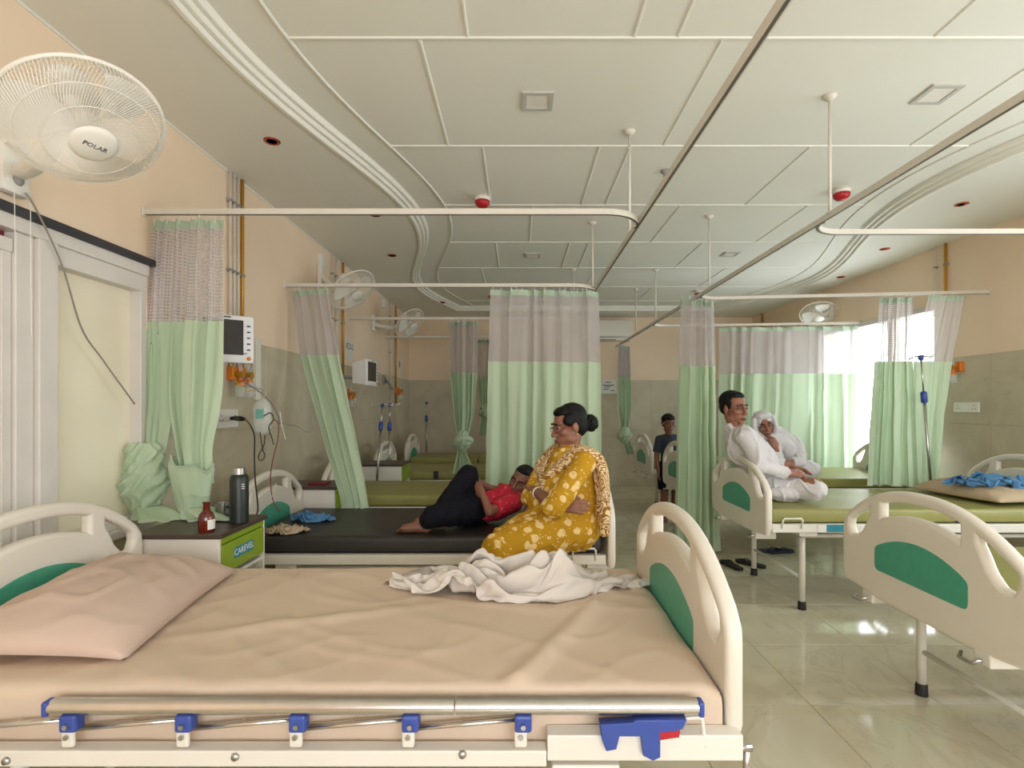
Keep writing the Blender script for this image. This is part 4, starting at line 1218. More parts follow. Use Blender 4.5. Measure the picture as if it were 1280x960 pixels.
# ------------------------------------------------------------------ wall fans
def fan(label, head, normal, base, wall_n, R=0.225, wires=84, blades=3, brand=False):
    """head: centre of the cage; normal: where it blows; base: bracket point on the wall"""
    r = thing('wall_fan', label, 'fan', base, 0, 'wall fans')
    F = frame3(head, Vector(normal).cross(Vector((0, 0, 1))), normal)
    d = 0.075
    # front grille wires: slightly swept
    mb = MB()
    for k in range(wires):
        a = 2 * PI * k / wires; pts = []
        for j in range(7):
            t = j / 6; rr = 0.055 + (R - 0.055) * t; aa = a + 0.55 * (1 - t)
            z = 0.085 - 0.055 * t ** 2.2
            pts.append((rr * math.cos(aa), rr * math.sin(aa), z))
        pts.append((R * math.cos(a), R * math.sin(a), 0.0))
        mb.tube(pts, 0.0013, 3, cap=False)
    for rr, z in ((0.115, 0.079), (0.17, 0.060)):
        mb.tube([(rr * math.cos(2 * PI * k / 40), rr * math.sin(2 * PI * k / 40), z) for k in range(41)], 0.0013, 3, cap=False)
    mb.v = [tuple(F @ Vector(v)) for v in mb.v]; o = mb.build('front_grille', 'white', r); o['kind'] = 'stuff'
    mb = MB()
    for k in range(60):
        a = 2 * PI * k / 60
        pts = [((R * (1 - t) + 0.06 * t) * math.cos(a + 0.3 * t), (R * (1 - t) + 0.06 * t) * math.sin(a + 0.3 * t), -0.085 * (1 - (1 - t) ** 2.2)) for t in (0, .2, .45, .7, 1)]
        mb.tube(pts, 0.0011, 3, cap=False)
    mb.v = [tuple(F @ Vector(v)) for v in mb.v]; o = mb.build('rear_grille', 'white', r); o['kind'] = 'stuff'
    MB().tube([(R * math.cos(2 * PI * k / 48), R * math.sin(2 * PI * k / 48), 0) for k in range(49)], 0.0065, 8, cap=False, M4=F, flat=1.0).build('rim', 'white', r, smooth=True)
    hb = MB().lathe([(0, 0.098), (0.045, 0.096), (0.058, 0.088), (0.060, 0.078), (0.0, 0.077)], 28, F).build('badge', 'white', r, smooth=True)
    if brand: text_mesh('lettering', 'POLAR', 0.020, 'ink', hb, F @ Matrix.Translation((0, 0, 0.0975)) @ Matrix.Rotation(BR, 4, 'Z'))
    MB().lathe([(0, 0.04), (0.03, 0.035), (0.036, 0.01), (0.036, -0.02), (0, -0.02)], 18, F).build('blade_hub', 'white', r, smooth=True)
    for k in range(blades):
        mb = MB(); a0 = 2 * PI * k / blades
        def fn(u, v):
            rr = 0.03 + 0.165 * u; w = 0.35 + 0.75 * math.sin(min(1, u * 1.15) * PI * 0.75)
            aa = a0 + (v - 0.5) * w + 0.35 * u
            return (rr * math.cos(aa), rr * math.sin(aa), 0.02 + 0.055 * (v - 0.5) * (1 - 0.3 * u))
        mb.grid(fn, 10, 8); mb.v = [tuple(F @ Vector(v)) for v in mb.v]
        mb.build('blade', 'white', r, smooth=True)
    MB().lathe([(0, -0.175), (0.045, -0.170), (0.062, -0.150), (0.066, -0.085), (0.058, -0.070), (0, -0.070)], 24, F).build('motor_housing', 'white', r, smooth=True)
    back = F @ Vector((0, 0, -0.12)); b = Vector(base); n = Vector(wall_n)
    elbow = Vector((back.x, back.y, min(back.z, b.z) - 0.02)); 
    MB().tube(spline([back, back + Vector((0, 0, -0.07)), (back + b) / 2 + Vector((0, 0, -0.09)) + n * 0.02, b + n * 0.05 + Vector((0, 0, -0.02)), b + n * 0.01], 7), [0.028] * 28 + [0.034], 12).build('arm', 'white', r, smooth=True)
    side = n.cross(Vector((0, 0, 1)))
    MB().box((0, 0, 0), (0.045, 0.115, 0.215), frame3(b + n * 0.022, n, (0, 0, 1)), 0.02).build('wall_base', 'white', r, auto=40)
    MB().lathe([(0, 0.008), (0.018, 0.006), (0.022, 0)], 16, frame3(b + n * 0.045 + Vector((0, 0, -0.05)), (0, 0, 1), n)).build('regulator_knob', 'grey', r, smooth=True)
    return r
BR = PI
b1 = Vector((XL, 1.93, at(22, 208, 1.93).z)); hd = at(105, 152, 1.50)
fan('large white wall fan above the window head', hd, (0.50, -0.20, -0.86), b1, (1, 0, 0), R=0.198, wires=130, brand=True)
b2 = Vector((XL, 4.95, at(405, 345, 4.95).z))
fan('white wall fan above the slanting curtain', at(440, 362, 4.75), (0.62, -0.25, -0.75), b2, (1, 0, 0), wires=60)
b3 = Vector((XL, 6.75, at(482, 404, 6.75).z))
fan('smallest white wall fan before the end wall pipes', at(512, 404, 6.9), (0.72, -0.35, -0.65), b3, (1, 0, 0), wires=48)
b4 = Vector((XR, 6.72, at(1058, 388, 6.72).z))
fan('white wall fan above the sheer bright curtain', at(1024, 392, 6.70), (-0.25, -0.45, -0.85), b4, (-1, 0, 0), wires=48)
# small white boxes beside the fans
for px, py, D, lab in ((400, 326, 4.62, 'small white switch box near the ceiling by the second fan'), (478, 380, 6.55, 'small white switch box near the ceiling by the smallest fan')):
    p = Vector((XL, 0, at(px, py, D).z)); p.y = XL * FPX / (px - VPX); p.z = at(px, py, p.y).z
    r = thing('switch_box', lab, 'switch box', p)
    MB().b2(XL, XL + 0.035, p.y - 0.06, p.y + 0.06, p.z - 0.055, p.z + 0.055, 0.006).build('body', 'white', r)
    MB().b2(XL + 0.035, XL + 0.037, p.y - 0.04, p.y + 0.04, p.z - 0.035, p.z + 0.035).build('plate', 'paper', r)
# fan cord hanging in front of the window
cable('hanging_cord', 'cord_grey', [b1 + Vector((0.05, 0.02, -0.09)), Vector((XL + .06, 1.98, at(38, 262, 2.0).z)), Vector((XL + .055, 2.10, at(60, 330, 2.1).z)), Vector((XL + .035, 2.22, at(95, 410, 2.22).z)), Vector((XL + .03, 2.34, at(125, 450, 2.34).z)), Vector((XL + .04, 2.52, at(168, 505, 2.52).z))], 0.0035, None, 'thin grey fan cord hanging across the frosted pane')
for px, a in ((18, 0.0), (38, 0.03)):
    D = (XL + .05) * FPX / (px - VPX)
    tag(MB().tube([(XL + .05, D, at(px, 240, D).z), (XL + .05, D + .004, at(px, 330 if px == 18 else 420, D).z)], 0.0015, 5).build('pull_cord', 'white'), 'thin pale pull cord of the wall fan, ' + ('the shorter one' if px == 18 else 'the longer one'), 'cord')

# ------------------------------------------------------------------ pipes on the walls
def pipe(label, wall_x, D, z0, z1, rr, m, n=1):
    s = 1 if wall_x < 0 else -1
    r = thing('wall_pipe', label, 'pipe', (wall_x + s * 0.02, D, z0), 0, 'wall pipes')
    MB().tube([(wall_x + s * 0.022, D, z0), (wall_x + s * 0.022, D, z1)], rr, 8).build('tube', m, r, smooth=True)
    for k in range(3):
        z = z0 + (z1 - z0) * (0.15 + 0.35 * k)
        MB().b2(wall_x, wall_x + s * (0.024 + rr), D - rr - 0.004, D + rr + 0.004, z - 0.008, z + 0.008).build('clip', 'grey', r)
    return r
def DW(px, wx): return (wx) * FPX / (px - VPX)
gl = ['nearest', 'middle', 'farthest']
sets = [(303, (288, 293, 298), 1.62, 'above the front monitor'), (429, (416, 421), 1.62, 'above the second monitor'), (495, (488,), 1.42, 'by the smallest wall fan')]
for (gpx, greys, z0, where) in sets:
    pipe('brass gas pipe on the peach wall ' + where, XL, DW(gpx, XL + .022), z0, ZB, 0.012, 'gold')
    for k, px in enumerate(greys):
        pipe('thin grey pipe %s %s' % (('nearest the window', 'in the middle of three', 'next to the brass pipe')[k] if len(greys) == 3 else ('beside', 'close against')[k] + ' the brass pipe', where), XL, DW(px, XL + .022), z0, ZB, 0.009, 'track')
pipe('brass gas pipe on the switch wall behind the loose curtain', XR, DW(1182, XR - .022), 1.60, ZB, 0.012, 'gold')
pipe('thin grey pipe on the switch wall beside the brass pipe', XR, DW(1169, XR - .022), 1.60, ZB, 0.008, 'track')
pipe('brass pipe in the far corner above the sheer curtain', XR, 8.6, 2.1, ZB, 0.014, 'gold')

# ------------------------------------------------------------------ monitors
M['mon'] = mat('monitor_white', (222, 220, 222), 0.4, var=0.02)
def monitor(label, c, nrm, w, h, depth, bracket):
    r = thing('patient_monitor', label, 'monitor', c, 0, 'patient monitors')
    F = frame3(c, Vector((0, 0, 1)).cross(Vector(nrm)), nrm)
    def box(x0, x1, y0, y1, z0, z1, bev): return MB().b2(x0, x1, y0, y1, z0, z1, bev, M4=F)
    # local: X right (seen from the front), Y up, Z out
    box(-w / 2, w / 2, -h / 2, h / 2, -0.03, 0, 0.012).build('front_case', 'mon', r, auto=40)
    MB().add([(-w * .46, -h * .46, -0.03), (w * .46, -h * .46, -0.03), (w * .46, h * .46, -0.03), (-w * .46, h * .46, -0.03),
              (-w * .38, -h * .40, -depth), (w * .38, -h * .40, -depth), (w * .38, h * .36, -depth), (-w * .38, h * .36, -depth)],
             [(0, 1, 2, 3), (7, 6, 5, 4), (0, 4, 5, 1), (1, 5, 6, 2), (2, 6, 7, 3), (3, 7, 4, 0)], F).build('rear_case', 'mon', r)
    box(-w * .43, w * .30, -h * .33, h * .40, -0.002, 0.0015, 0).build('screen', 'screen', r)
    for k in range(5):
        box(w * .365, w * .425, h * .27 - k * h * .125, h * .30 - k * h * .125, 0, 0.004, 0.001).build('key', 'ink', r)
    MB().lathe([(0, 0.009), (0.010, 0.008), (0.0115, 0)], 14, F @ Matrix.Translation((w * .40, -h * .40, 0))).build('dial', 'orange', r, smooth=True)
    box(-w * .08, w * .08, h * .44, h * .465, 0, 0.0012, 0).build('maker_mark', 'ink', r)
    MB().tube([F @ Vector((0, -h * .2, -depth)), Vector(bracket)], 0.018, 10).build('wall_arm', 'grey', r, smooth=True)
    return r
c = at(283, 423, 2.96); monitor('patient monitor with orange dial half behind the nearest curtain', c, (0.62, -0.78, 0.0), 0.29, 0.275, 0.13, (XL, 3.18, c.z - 0.05))
c = at(466, 466, 5.05); monitor('grey patient monitor seen edge-on on the wall below the second fan', c, (0.985, -0.10, 0.0), 0.28, 0.255, 0.16, (XL, 5.15, c.z - 0.02))

# ------------------------------------------------------------------ gas outlets and flow meters
def gas_point(label, D, z, n=2, s=1.0, wx=XL):
    r = thing('gas_outlet', label, 'gas outlet', (wx, D, z), 0, 'gas outlets')
    sg = 1 if wx < 0 else -1
    for k in range(n):
        y = D + k * 0.11 * s
        MB().b2(wx + sg * 0.010, wx + sg * 0.05, y - 0.035, y + 0.035, z - 0.04, z + 0.05, 0.006).build('outlet_box', 'orange', r)
        MB().lathe([(0.012, 0), (0.018, 0.01), (0.018, 0.04), (0.024, 0.045), (0.024, 0.055), (0, 0.055)], 14, frame3((wx + sg * 0.05, y, z), (0, 1, 0), (sg, 0, 0))).build('coupling', 'gold', r, auto=40)
        T = Matrix.Translation((wx + sg * 0.085, y, z - 0.05))
        MB().lathe([(0.010, 0.02), (0.013, 0.03), (0.013, 0.11), (0.008, 0.12)], 14, T).build('flow_tube', 'clear', r, smooth=True)
        MB().lathe([(0.016, 0.0), (0.016, 0.02), (0.010, 0.025)], 14, T).build('collar', 'orange', r, auto=40)
        MB().lathe([(0.022, -0.10), (0.032, -0.095), (0.032, -0.02), (0.018, 0.0)], 16, T).build('humidifier_cup', 'clear', r, smooth=True)
        MB().lathe([(0.012, -0.02), (0.033, -0.018), (0.033, -0.004), (0.014, 0.002)], 16, T).build('cup_lid', 'orange' if k == 0 else 'clear', r, auto=40)
    return r
gas_point('orange gas outlets and flow meters under the front monitor', 3.40, at(292, 468, 3.4).z)
gas_point('orange gas outlets under the second monitor', 5.62, at(440, 492, 5.62).z)
gas_point('orange gas outlets near the end wall beside the drip stands', 7.98, at(500, 488, 7.98).z)
gas_point('orange gas outlet on the switch wall beside the loose curtain', DW(1196, XR - .05), at(1196, 459, DW(1196, XR - .05)).z, 1, wx=XR)
# grey bracket on the wall between outlets
p = at(486, 481, 7.3); r = thing('wall_bracket_mount', 'small grey empty monitor bracket on the wall behind the drip stands', 'bracket', (XL, 7.3, p.z))
MB().b2(XL + 0.010, XL + 0.03, 7.22, 7.36, p.z + 0.02, p.z + 0.13, 0.004).build('plate', 'grey', r)
MB().tube([(XL + .03, 7.29, p.z + .07), (XL + .10, 7.26, p.z + .02), (XL + .16, 7.20, p.z - .06)], 0.022, 10).build('arm', 'grey', r, smooth=True)
# white trunking behind the front gas point
xt = XL + 0.03; D = DW(322, xt); r = thing('cable_trunking', 'vertical white cable trunking beside the front monitor', 'trunking', (XL, D, 1.2))
MB().b2(XL + 0.010, XL + 0.04, D - 0.035, D + 0.035, at(0, 500, D).z, at(0, 422, D).z, 0.004).build('cover', 'white', r)

# sockets and plugs
def socket(label, wx, D, z, w=0.26, h=0.09, plug=False):
    s = 1 if wx < 0 else -1
    r = thing('socket_plate', label, 'socket', (wx, D, z), 0, 'wall sockets')
    MB().b2(wx + s * 0.010, wx + s * 0.028, D - w / 2, D + w / 2, z - h / 2, z + h / 2, 0.004).build('plate', 'white', r)
    mb = MB()
    for k, dy in enumerate((-0.33, 0.33)):
        for (a, b) in ((0, .018), (-.014, -.012), (.014, -.012)):
            p = frame3((wx + s * 0.0285, D + dy * w + a, z + b), (0, 1, 0), (s, 0, 0))
            mb.lathe([(0.0045, 0), (0.0045, 0.001), (0, 0.001)], 8, p)
    o = mb.build('socket_holes', 'ink', r); o['kind'] = 'stuff'
    MB().b2(wx + s * 0.028, wx + s * 0.034, D - 0.012, D + 0.012, z - 0.018, z + 0.018, 0.002).build('rocker', 'paper', r)
    return r
Ds = DW(284, XL + .02); zs = at(284, 523, Ds).z
socket('white socket plate with a black plug below the front monitor', XL, Ds, zs, 0.24, 0.12)
D = DW(1208, XR - .02); socket('white socket plate on the switch wall beside the loose curtain', XR, D, at(0, 509, D).z, 0.26, 0.09)
p0 = Vector((XL + 0.03, Ds + 0.02, zs)); dirp = (at(303, 525, 3.05) - p0)
r = thing('power_adapter', 'black power adapter plugged into the socket below the front monitor', 'adapter', p0)
MB().tube([p0, p0 + Vector((0.03, 0, 0)), p0 + Vector((0.12, -0.10, 0.0)), p0 + Vector((0.16, -0.13, -.002))], [0.010, 0.016, 0.017, 0.010], 8).build('body', 'black', r, smooth=True)
e = p0 + Vector((0.16, -0.13, -.002))
MB().tube(spline([e, at(312, 530, 3.0), at(318, 545, 2.95), at(318, 570, 2.9), at(319, 600, 2.85), at(322, 640, 2.72), (-1.36, 2.60, LT1 + 0.004)], 7), 0.004, 6).build('lead', 'black', r, smooth=True)
# hanging tubing, mask bag and leads under the monitor
def lead(m, label, pts, rr=0.003):
    return cable('monitor_lead', m, pts, rr, None, label, 'lead')
M['grey_lead'] = mat('grey_lead', (120, 108, 112), 0.5, var=0.1)
M['yellow_lead'] = mat('yellow_lead', (206, 176, 40), 0.5, var=0.1)
M['red_lead'] = mat('dark_red_lead', (110, 44, 40), 0.5, var=0.1)
M['clear_tube'] = mat_clear('clear_tubing', (206, 206, 196), 0.6)
lead('yellow_lead', 'yellow lead looping out under the front monitor', [at(290, 452, 3.0), at(292, 470, 3.05), at(300, 482, 3.1), at(312, 488, 3.15), at(318, 486, 3.2)])
lead('grey_lead', 'grey lead bulging beside the front monitor case', [at(304, 442, 3.0), at(312, 444, 3.05), at(315, 455, 3.08), at(308, 470, 3.1), at(300, 478, 3.15)])
lead('grey_lead', 'mauve lead bundle drooping over the drip bag', [at(306, 478, 3.1), at(322, 488, 3.12), at(336, 500, 3.15), at(346, 516, 3.15), at(350, 530, 3.15)], 0.0045)
lead('black', 'black lead hooked round the drip bag', [at(330, 520, 3.05), at(338, 516, 3.03), at(342, 524, 3.03), at(336, 534, 3.05), at(340, 548, 3.05), at(342, 556, 3.05)])
lead('black', 'black looped lead hanging below the drip bag', [at(325, 540, 3.1), at(328, 560, 3.1), at(331, 570, 3.1), at(326, 576, 3.1), at(323, 570, 3.1), at(330, 556, 3.1), at(331, 544, 3.1)])
lead('red_lead', 'dark red lead falling to the bed head', [at(342, 524, 3.1), at(348, 530, 3.1), at(347, 550, 3.08), at(341, 575, 3.05), at(338, 600, 3.0), at(342, 628, 2.98), at(350, 640, 2.99)])
lead('clear_tube', 'clear tube drooping across the dado to a hook', [at(350, 528, 3.2), at(360, 530, 3.4), at(372, 533, 3.7), at(384, 540, 3.9), at(391, 532, 4.2), at(389, 510, 4.35)], 0.004)
lead('clear_tube', 'short clear tube dangling by the drip bag', [at(350, 515, 3.1), at(352, 530, 3.1), at(357, 550, 3.1)], 0.004)
lead('clear_tube', 'white tube lying over the locker by the flask', [at(345, 605, 2.95), at(338, 625, 2.85), at(325, 640, 2.7), at(312, 650, 2.6), (-1.38, 2.52, LT1 + 0.006)], 0.0035)
r = thing('drip_bag', 'clear drip bag hanging among the leads under the front monitor', 'drip bag', at(328, 545, 3.12))
c = at(328, 521, 3.12)
mb = MB()
def fnb(u, v):
    a = u * 2 * PI; z = (0.5 - v) * 0.22; w = (1 - abs(2 * v - 1) ** 4) ** 0.5
    return (c.x + 0.055 * w * math.cos(a) * (1 + .12 * noise.noise(Vector((u * 6, v * 5, 1)))), c.y + 0.028 * w * math.sin(a), c.z + z)
mb.grid(fnb, 24, 14); mb.build('bag', 'clear', r, smooth=True)
MB().b2(c.x - 0.026, c.x + 0.022, c.y - 0.0305, c.y - 0.029, c.z - 0.01, c.z + 0.045).build('print_panel', mat_clear('teal_print', (120, 190, 180), 0.6), r)
MB().tube(spline([c + Vector((0, 0, 0.10)), c + Vector((0, .02, .16)), Vector((XL + .06, 3.45, c.z + .2))], 5), 0.003, 6).build('hanger', 'clear_tube', r, smooth=True)

# ------------------------------------------------------------------ drip stands
def drip_stand(label, foot, top, hooks=4, zb=None, spread=0.09):
    r = thing('drip_stand', label, 'drip stand', foot, 0, 'drip stands')
    foot, top = Vector(foot), Vector(top); m = foot.lerp(top, 0.72)
    MB().tube([foot, m], 0.011, 10).build('lower_pole', 'steel', r, smooth=True)
    MB().tube([m, top], 0.007, 10).build('upper_pole', 'steel', r, smooth=True)
    d = (top - foot).normalized()
    MB().tube([m - d * 0.05, m - d * 0.04, m + d * 0.04, m + d * 0.05], [0.013, 0.024, 0.024, 0.013], 12).build('coupling', 'blue', r, smooth=True)
    MB().tube([top - d * 0.03, top - d * .02, top + d * 0.012], [0.010, 0.02, 0.02], 12).build('hook_hub', 'blue', r, smooth=True)
    for k in range(hooks):
        a = 2 * PI * k / hooks + 0.2; q = Vector((math.cos(a), math.sin(a), 0)) * spread
        MB().tube(spline([top, top + q * 0.6 + Vector((0, 0, .004)), top + q + Vector((0, 0, -0.008)), top + q * 1.18 + Vector((0, 0, -.004)), top + q * 1.22 + Vector((0, 0, .018))], 4), 0.0035, 6).build('hook', 'steel', r, smooth=True)
    return r
drip_stand('drip stand leaning over the white locker, left of the pair', (at(471, 605, 5.32).x, 5.32, at(471, 605, 5.32).z), at(478, 506, 5.62))
drip_stand('upright drip stand of the pair beyond the white locker', (at(487, 575, 5.88).x, 5.88, 0.50), at(487, 505, 5.88))
drip_stand('thin far drip stand in front of the end wall', (at(533, 565, 8.5).x, 8.5, 0.50), at(533, 503, 8.5), spread=0.07)
drip_stand('drip stand with blue coupling before the loose curtain', (at(1165, 600, 4.385).x, 4.385, RZF[1] - 0.02), at(1151, 446, 4.385))

# ------------------------------------------------------------------ air conditioner, notices
D = 8.78; r = thing('air_conditioner', 'white split air conditioner high on the end wall', 'air conditioner', at(760, 412, D))
a, b = at(727, 421, D), at(791, 400, D)
MB().b2(a.x, b.x, 8.77, YB, a.z, b.z, 0.02).build('casing', 'white', r, auto=40)
MB().b2(a.x + .06, b.x - .28, 8.775, 8.95, a.z - 0.045, a.z - .012, 0.006).build('louver', 'white', r)
MB().b2(a.x + .06, b.x - .28, 8.80, 8.97, a.z - 0.055, a.z - .045).build('outlet_slot', 'ink', r)
MB().b2(a.x + .02, b.x - .02, 8.82, YB, a.z - 0.06, a.z - .0, 0.01).build('lower_casing', 'white', r)
def notice(label, wall, c, w, h, lines, m='paper'):
    r = thing('wall_notice', label, 'notice', c)
    ax = Vector((1, 0, 0)) if wall == 'b' else Vector((0, 1, 0)); n = Vector((0, -1, 0)) if wall == 'b' else Vector((1, 0, 0))
    F = frame3(c, ax, n)
    MB().b2(-w / 2, w / 2, -h / 2, h / 2, 0, 0.003, M4=F).build('sheet', m, r)
    for (t, s, y) in lines:
        text_mesh('lettering', t, s, 'ink', r, F @ Matrix.Translation((0, y, 0.0036)))
    return r
D = YB - 0.012; c = at(761, 483, D); notice('white printed notice on the end wall beside the slim curtain', 'b', c, 0.27, 0.24, [])
r = bpy.data.objects['wall_notice']
F = frame3(c, (1, 0, 0), (0, -1, 0))
for (x0, x1, y) in ((-.06, .04, .07), (-.11, .09, .02), (-.08, .03, -.01), (-.10, .0, -.05), (.03, .1, -.07)):
    MB().b2(x0, x1, y - .007, y + .007, 0.003, 0.004, M4=F).build('print_line', 'ink', r)
D = DW(437, XL); c = Vector((XL, D, at(437, 437, D).z)); notice('small white sign reading ICU-2 above the second monitor', 'l', c, 0.22, 0.26, [('ICU-2', 0.10, 0.03)])
D = DW(499, XL); c = Vector((XL, D, at(499, 460, D).z)); notice('small white sign with a grey disc near the end wall', 'l', c, 0.20, 0.34, [])
MB().lathe([(0, .004), (.06, .004), (.06, .003)], 16, frame3(c + Vector((0, 0, .06)), (0, 1, 0), (1, 0, 0))).build('disc', 'grey', bpy.data.objects['wall_notice.002'])

# ------------------------------------------------------------------ sandals under the man's bed
def sandal(label, px, py, rz, m):
    D = FPX * CAM_H / (py - VPY); p = at(px, py, D); p.z = 0
    r = thing('flip_flop', label, 'sandal', p, rz, 'flip-flops on the floor')
    LOCAL[0] = True
    out = [(-0.125, -0.030), (-0.13, 0.0), (-0.12, 0.032), (-0.05, 0.036), (0.03, 0.042), (0.09, 0.048), (0.125, 0.030), (0.135, 0.0), (0.12, -0.034), (0.08, -0.046), (0.02, -0.036), (-0.06, -0.032)]
    me = shape2d([rounded([(x, y) for x, y in out][::-1], 0.03, 3)], 0.008, 0.003, Matrix.Translation((0, 0, 0.012)))
    link('sole', me, m, r)
    MB().tube(spline([(0.02, 0.040, 0.02), (0.045, 0.025, 0.040), (0.085, 0.0, 0.03), (0.085, 0.0, 0.02)], 5), 0.007, 6, flat=0.6).build('strap', m, r, smooth=True)
    MB().tube(spline([(0.02, -0.036, 0.02), (0.045, -0.020, 0.040), (0.085, 0.0, 0.03)], 5), 0.007, 6, flat=0.6).build('strap', m, r, smooth=True)
    LOCAL[0] = False
M['navy'] = mat('navy_rubber', (48, 56, 80), 0.6, var=0.1)
sandal('black flip-flop by the leg of the bed with the man', 938, 706, 2.2, 'black')
sandal('navy flip-flop under the bed with the man, nearer one', 962, 690, 0.1, 'navy')
sandal('navy flip-flop under the bed with the man, farther one', 976, 691, 0.25, 'navy')
sandal('black flip-flop half hidden by the front footboard', 914, 708, 1.8, 'black')
# ------------------------------------------------------------------ people
class Fig:
    """overlapping rounded limbs, fused into one continuous surface"""
    def __init__(self): self.mb = MB()
    def limb(self, pts, radii, flat_end=False, flat_start=False, seg=16):
        pts = [Vector(p) for p in pts]
        P = []; R = []
        d0 = (pts[1] - pts[0]).normalized(); d1 = (pts[-1] - pts[-2]).normalized()
        if not flat_start:
            for t in (1.0, 0.92, 0.7, 0.38):
                P.append(pts[0] - d0 * radii[0] * t); R.append(max(0.0015, radii[0] * math.sqrt(max(0, 1 - t * t))))
        S = []; SR = []
        for i in range(len(pts) - 1):
            p0 = pts[max(i - 1, 0)]; p1 = pts[i]; p2 = pts[i + 1]; p3 = pts[min(i + 2, len(pts) - 1)]
            for j in range(5):
                t = j / 5
                S.append(0.5 * ((2 * p1) + (p2 - p0) * t + (2 * p0 - 5 * p1 + 4 * p2 - p3) * t * t + (3 * p1 - p0 - 3 * p2 + p3) * t ** 3))
                SR.append(radii[i] + (radii[i + 1] - radii[i]) * smoothstep(t))
        S.append(pts[-1]); SR.append(radii[-1])
        P += S; R += SR
        if not flat_end:
            for t in (0.38, 0.7, 0.92, 1.0):
                P.append(pts[-1] + d1 * radii[-1] * t); R.append(max(0.0015, radii[-1] * math.sqrt(max(0, 1 - t * t))))
        self.mb.tube(P, R, seg); return self
    def ell(self, c, r, F=None, rot=None):
        self.mb.ell(c, r, 18, 12, M4=F, rot=rot); return self
    def fuse(self, name, m, parent, voxel=0.006, smooth=3, wrinkle=0.0, wscale=9.0, seed=0, wz=0.45):
        me = bpy.data.meshes.new(name); me.from_pydata(self.mb.v, [], self.mb.f)
        o = bpy.data.objects.new('tmp', me); COL.objects.link(o)
        r = o.modifiers.new('remesh', 'REMESH'); r.mode = 'VOXEL'; r.voxel_size = voxel
        s = o.modifiers.new('smooth', 'SMOOTH'); s.iterations = smooth; s.factor = 0.5
        dg = bpy.context.evaluated_depsgraph_get()
        out = bpy.data.meshes.new_from_object(o.evaluated_get(dg)); bpy.data.objects.remove(o)
        out.name = name
        if wrinkle:
            n = len(out.vertices)
            co = np.empty(n * 3); out.vertices.foreach_get('co', co); co = co.reshape(-1, 3)
            nr = np.empty(n * 3); out.vertex_normals.foreach_get('vector', nr); nr = nr.reshape(-1, 3)
            d = np.empty(n)
            for i in range(n):
                x, y, z = co[i]
                q = Vector((x * wscale + z * wscale * 0.35 + seed, y * wscale, z * wscale * wz - x * wscale * 0.2))
                a = noise.noise(q); b = noise.noise(q * 2.1)
                e = max(0.0, 1 - abs(a) * 3.4); d[i] = 0.9 * e ** 1.6 + 0.25 * b - 0.2
            co += nr * (d * wrinkle)[:, None]
            out.vertices.foreach_set('co', co.ravel())
        out.transform(WM(parent).inverted())
        out.materials.clear()
        return link(name, out, m, parent, smooth=True)

def headframe(c, fwd, up=(0, 0, 1)):
    f = Vector(fwd).normalized(); u = Vector(up); u = (u - f * u.dot(f)).normalized(); r = f.cross(u)
    m = Matrix((r, f, u)).transposed().to_4x4(); m.translation = Vector(c); return m

def head(fig, F, s=1.0, fem=False):
    def e(c, r): fig.ell((0, 0, 0), (1, 1, 1), F @ Matrix.Translation(Vector(c) * s) @ Matrix.Diagonal((r[0] * s, r[1] * s, r[2] * s, 1)))
    e((0, -0.012, 0.036), (0.072, 0.090, 0.082))
    e((0, 0.022, -0.035), (0.057, 0.062, 0.075))
    e((0, 0.046, -0.058), (0.042, 0.040, 0.040))
    e((0, 0.064, -0.096), (0.024, 0.020, 0.018))
    for k in (-1, 1):
        e((k * 0.038, 0.050, -0.022), (0.026, 0.028, 0.024))
        e((k * 0.046, 0.010, -0.068), (0.016, 0.030, 0.022))
        e((k * 0.030, 0.074, 0.026), (0.026, 0.012, 0.009))
        e((k * 0.075, -0.008, -0.008), (0.008, 0.019, 0.030))
        e((k * 0.013, 0.096, -0.036), (0.009, 0.010, 0.008))
    e((0, 0.074, 0.028), (0.030, 0.014, 0.012))
    fig.limb([F @ Vector((0, 0.082 * s, 0.016 * s)), F @ Vector((0, 0.096 * s, -0.014 * s)), F @ Vector((0, 0.104 * s, -0.032 * s))], [0.009 * s, 0.010 * s, 0.0125 * s], seg=10)
    e((0, 0.080, -0.063), (0.024, 0.013, 0.007)); e((0, 0.078, -0.074), (0.020, 0.013, 0.008))
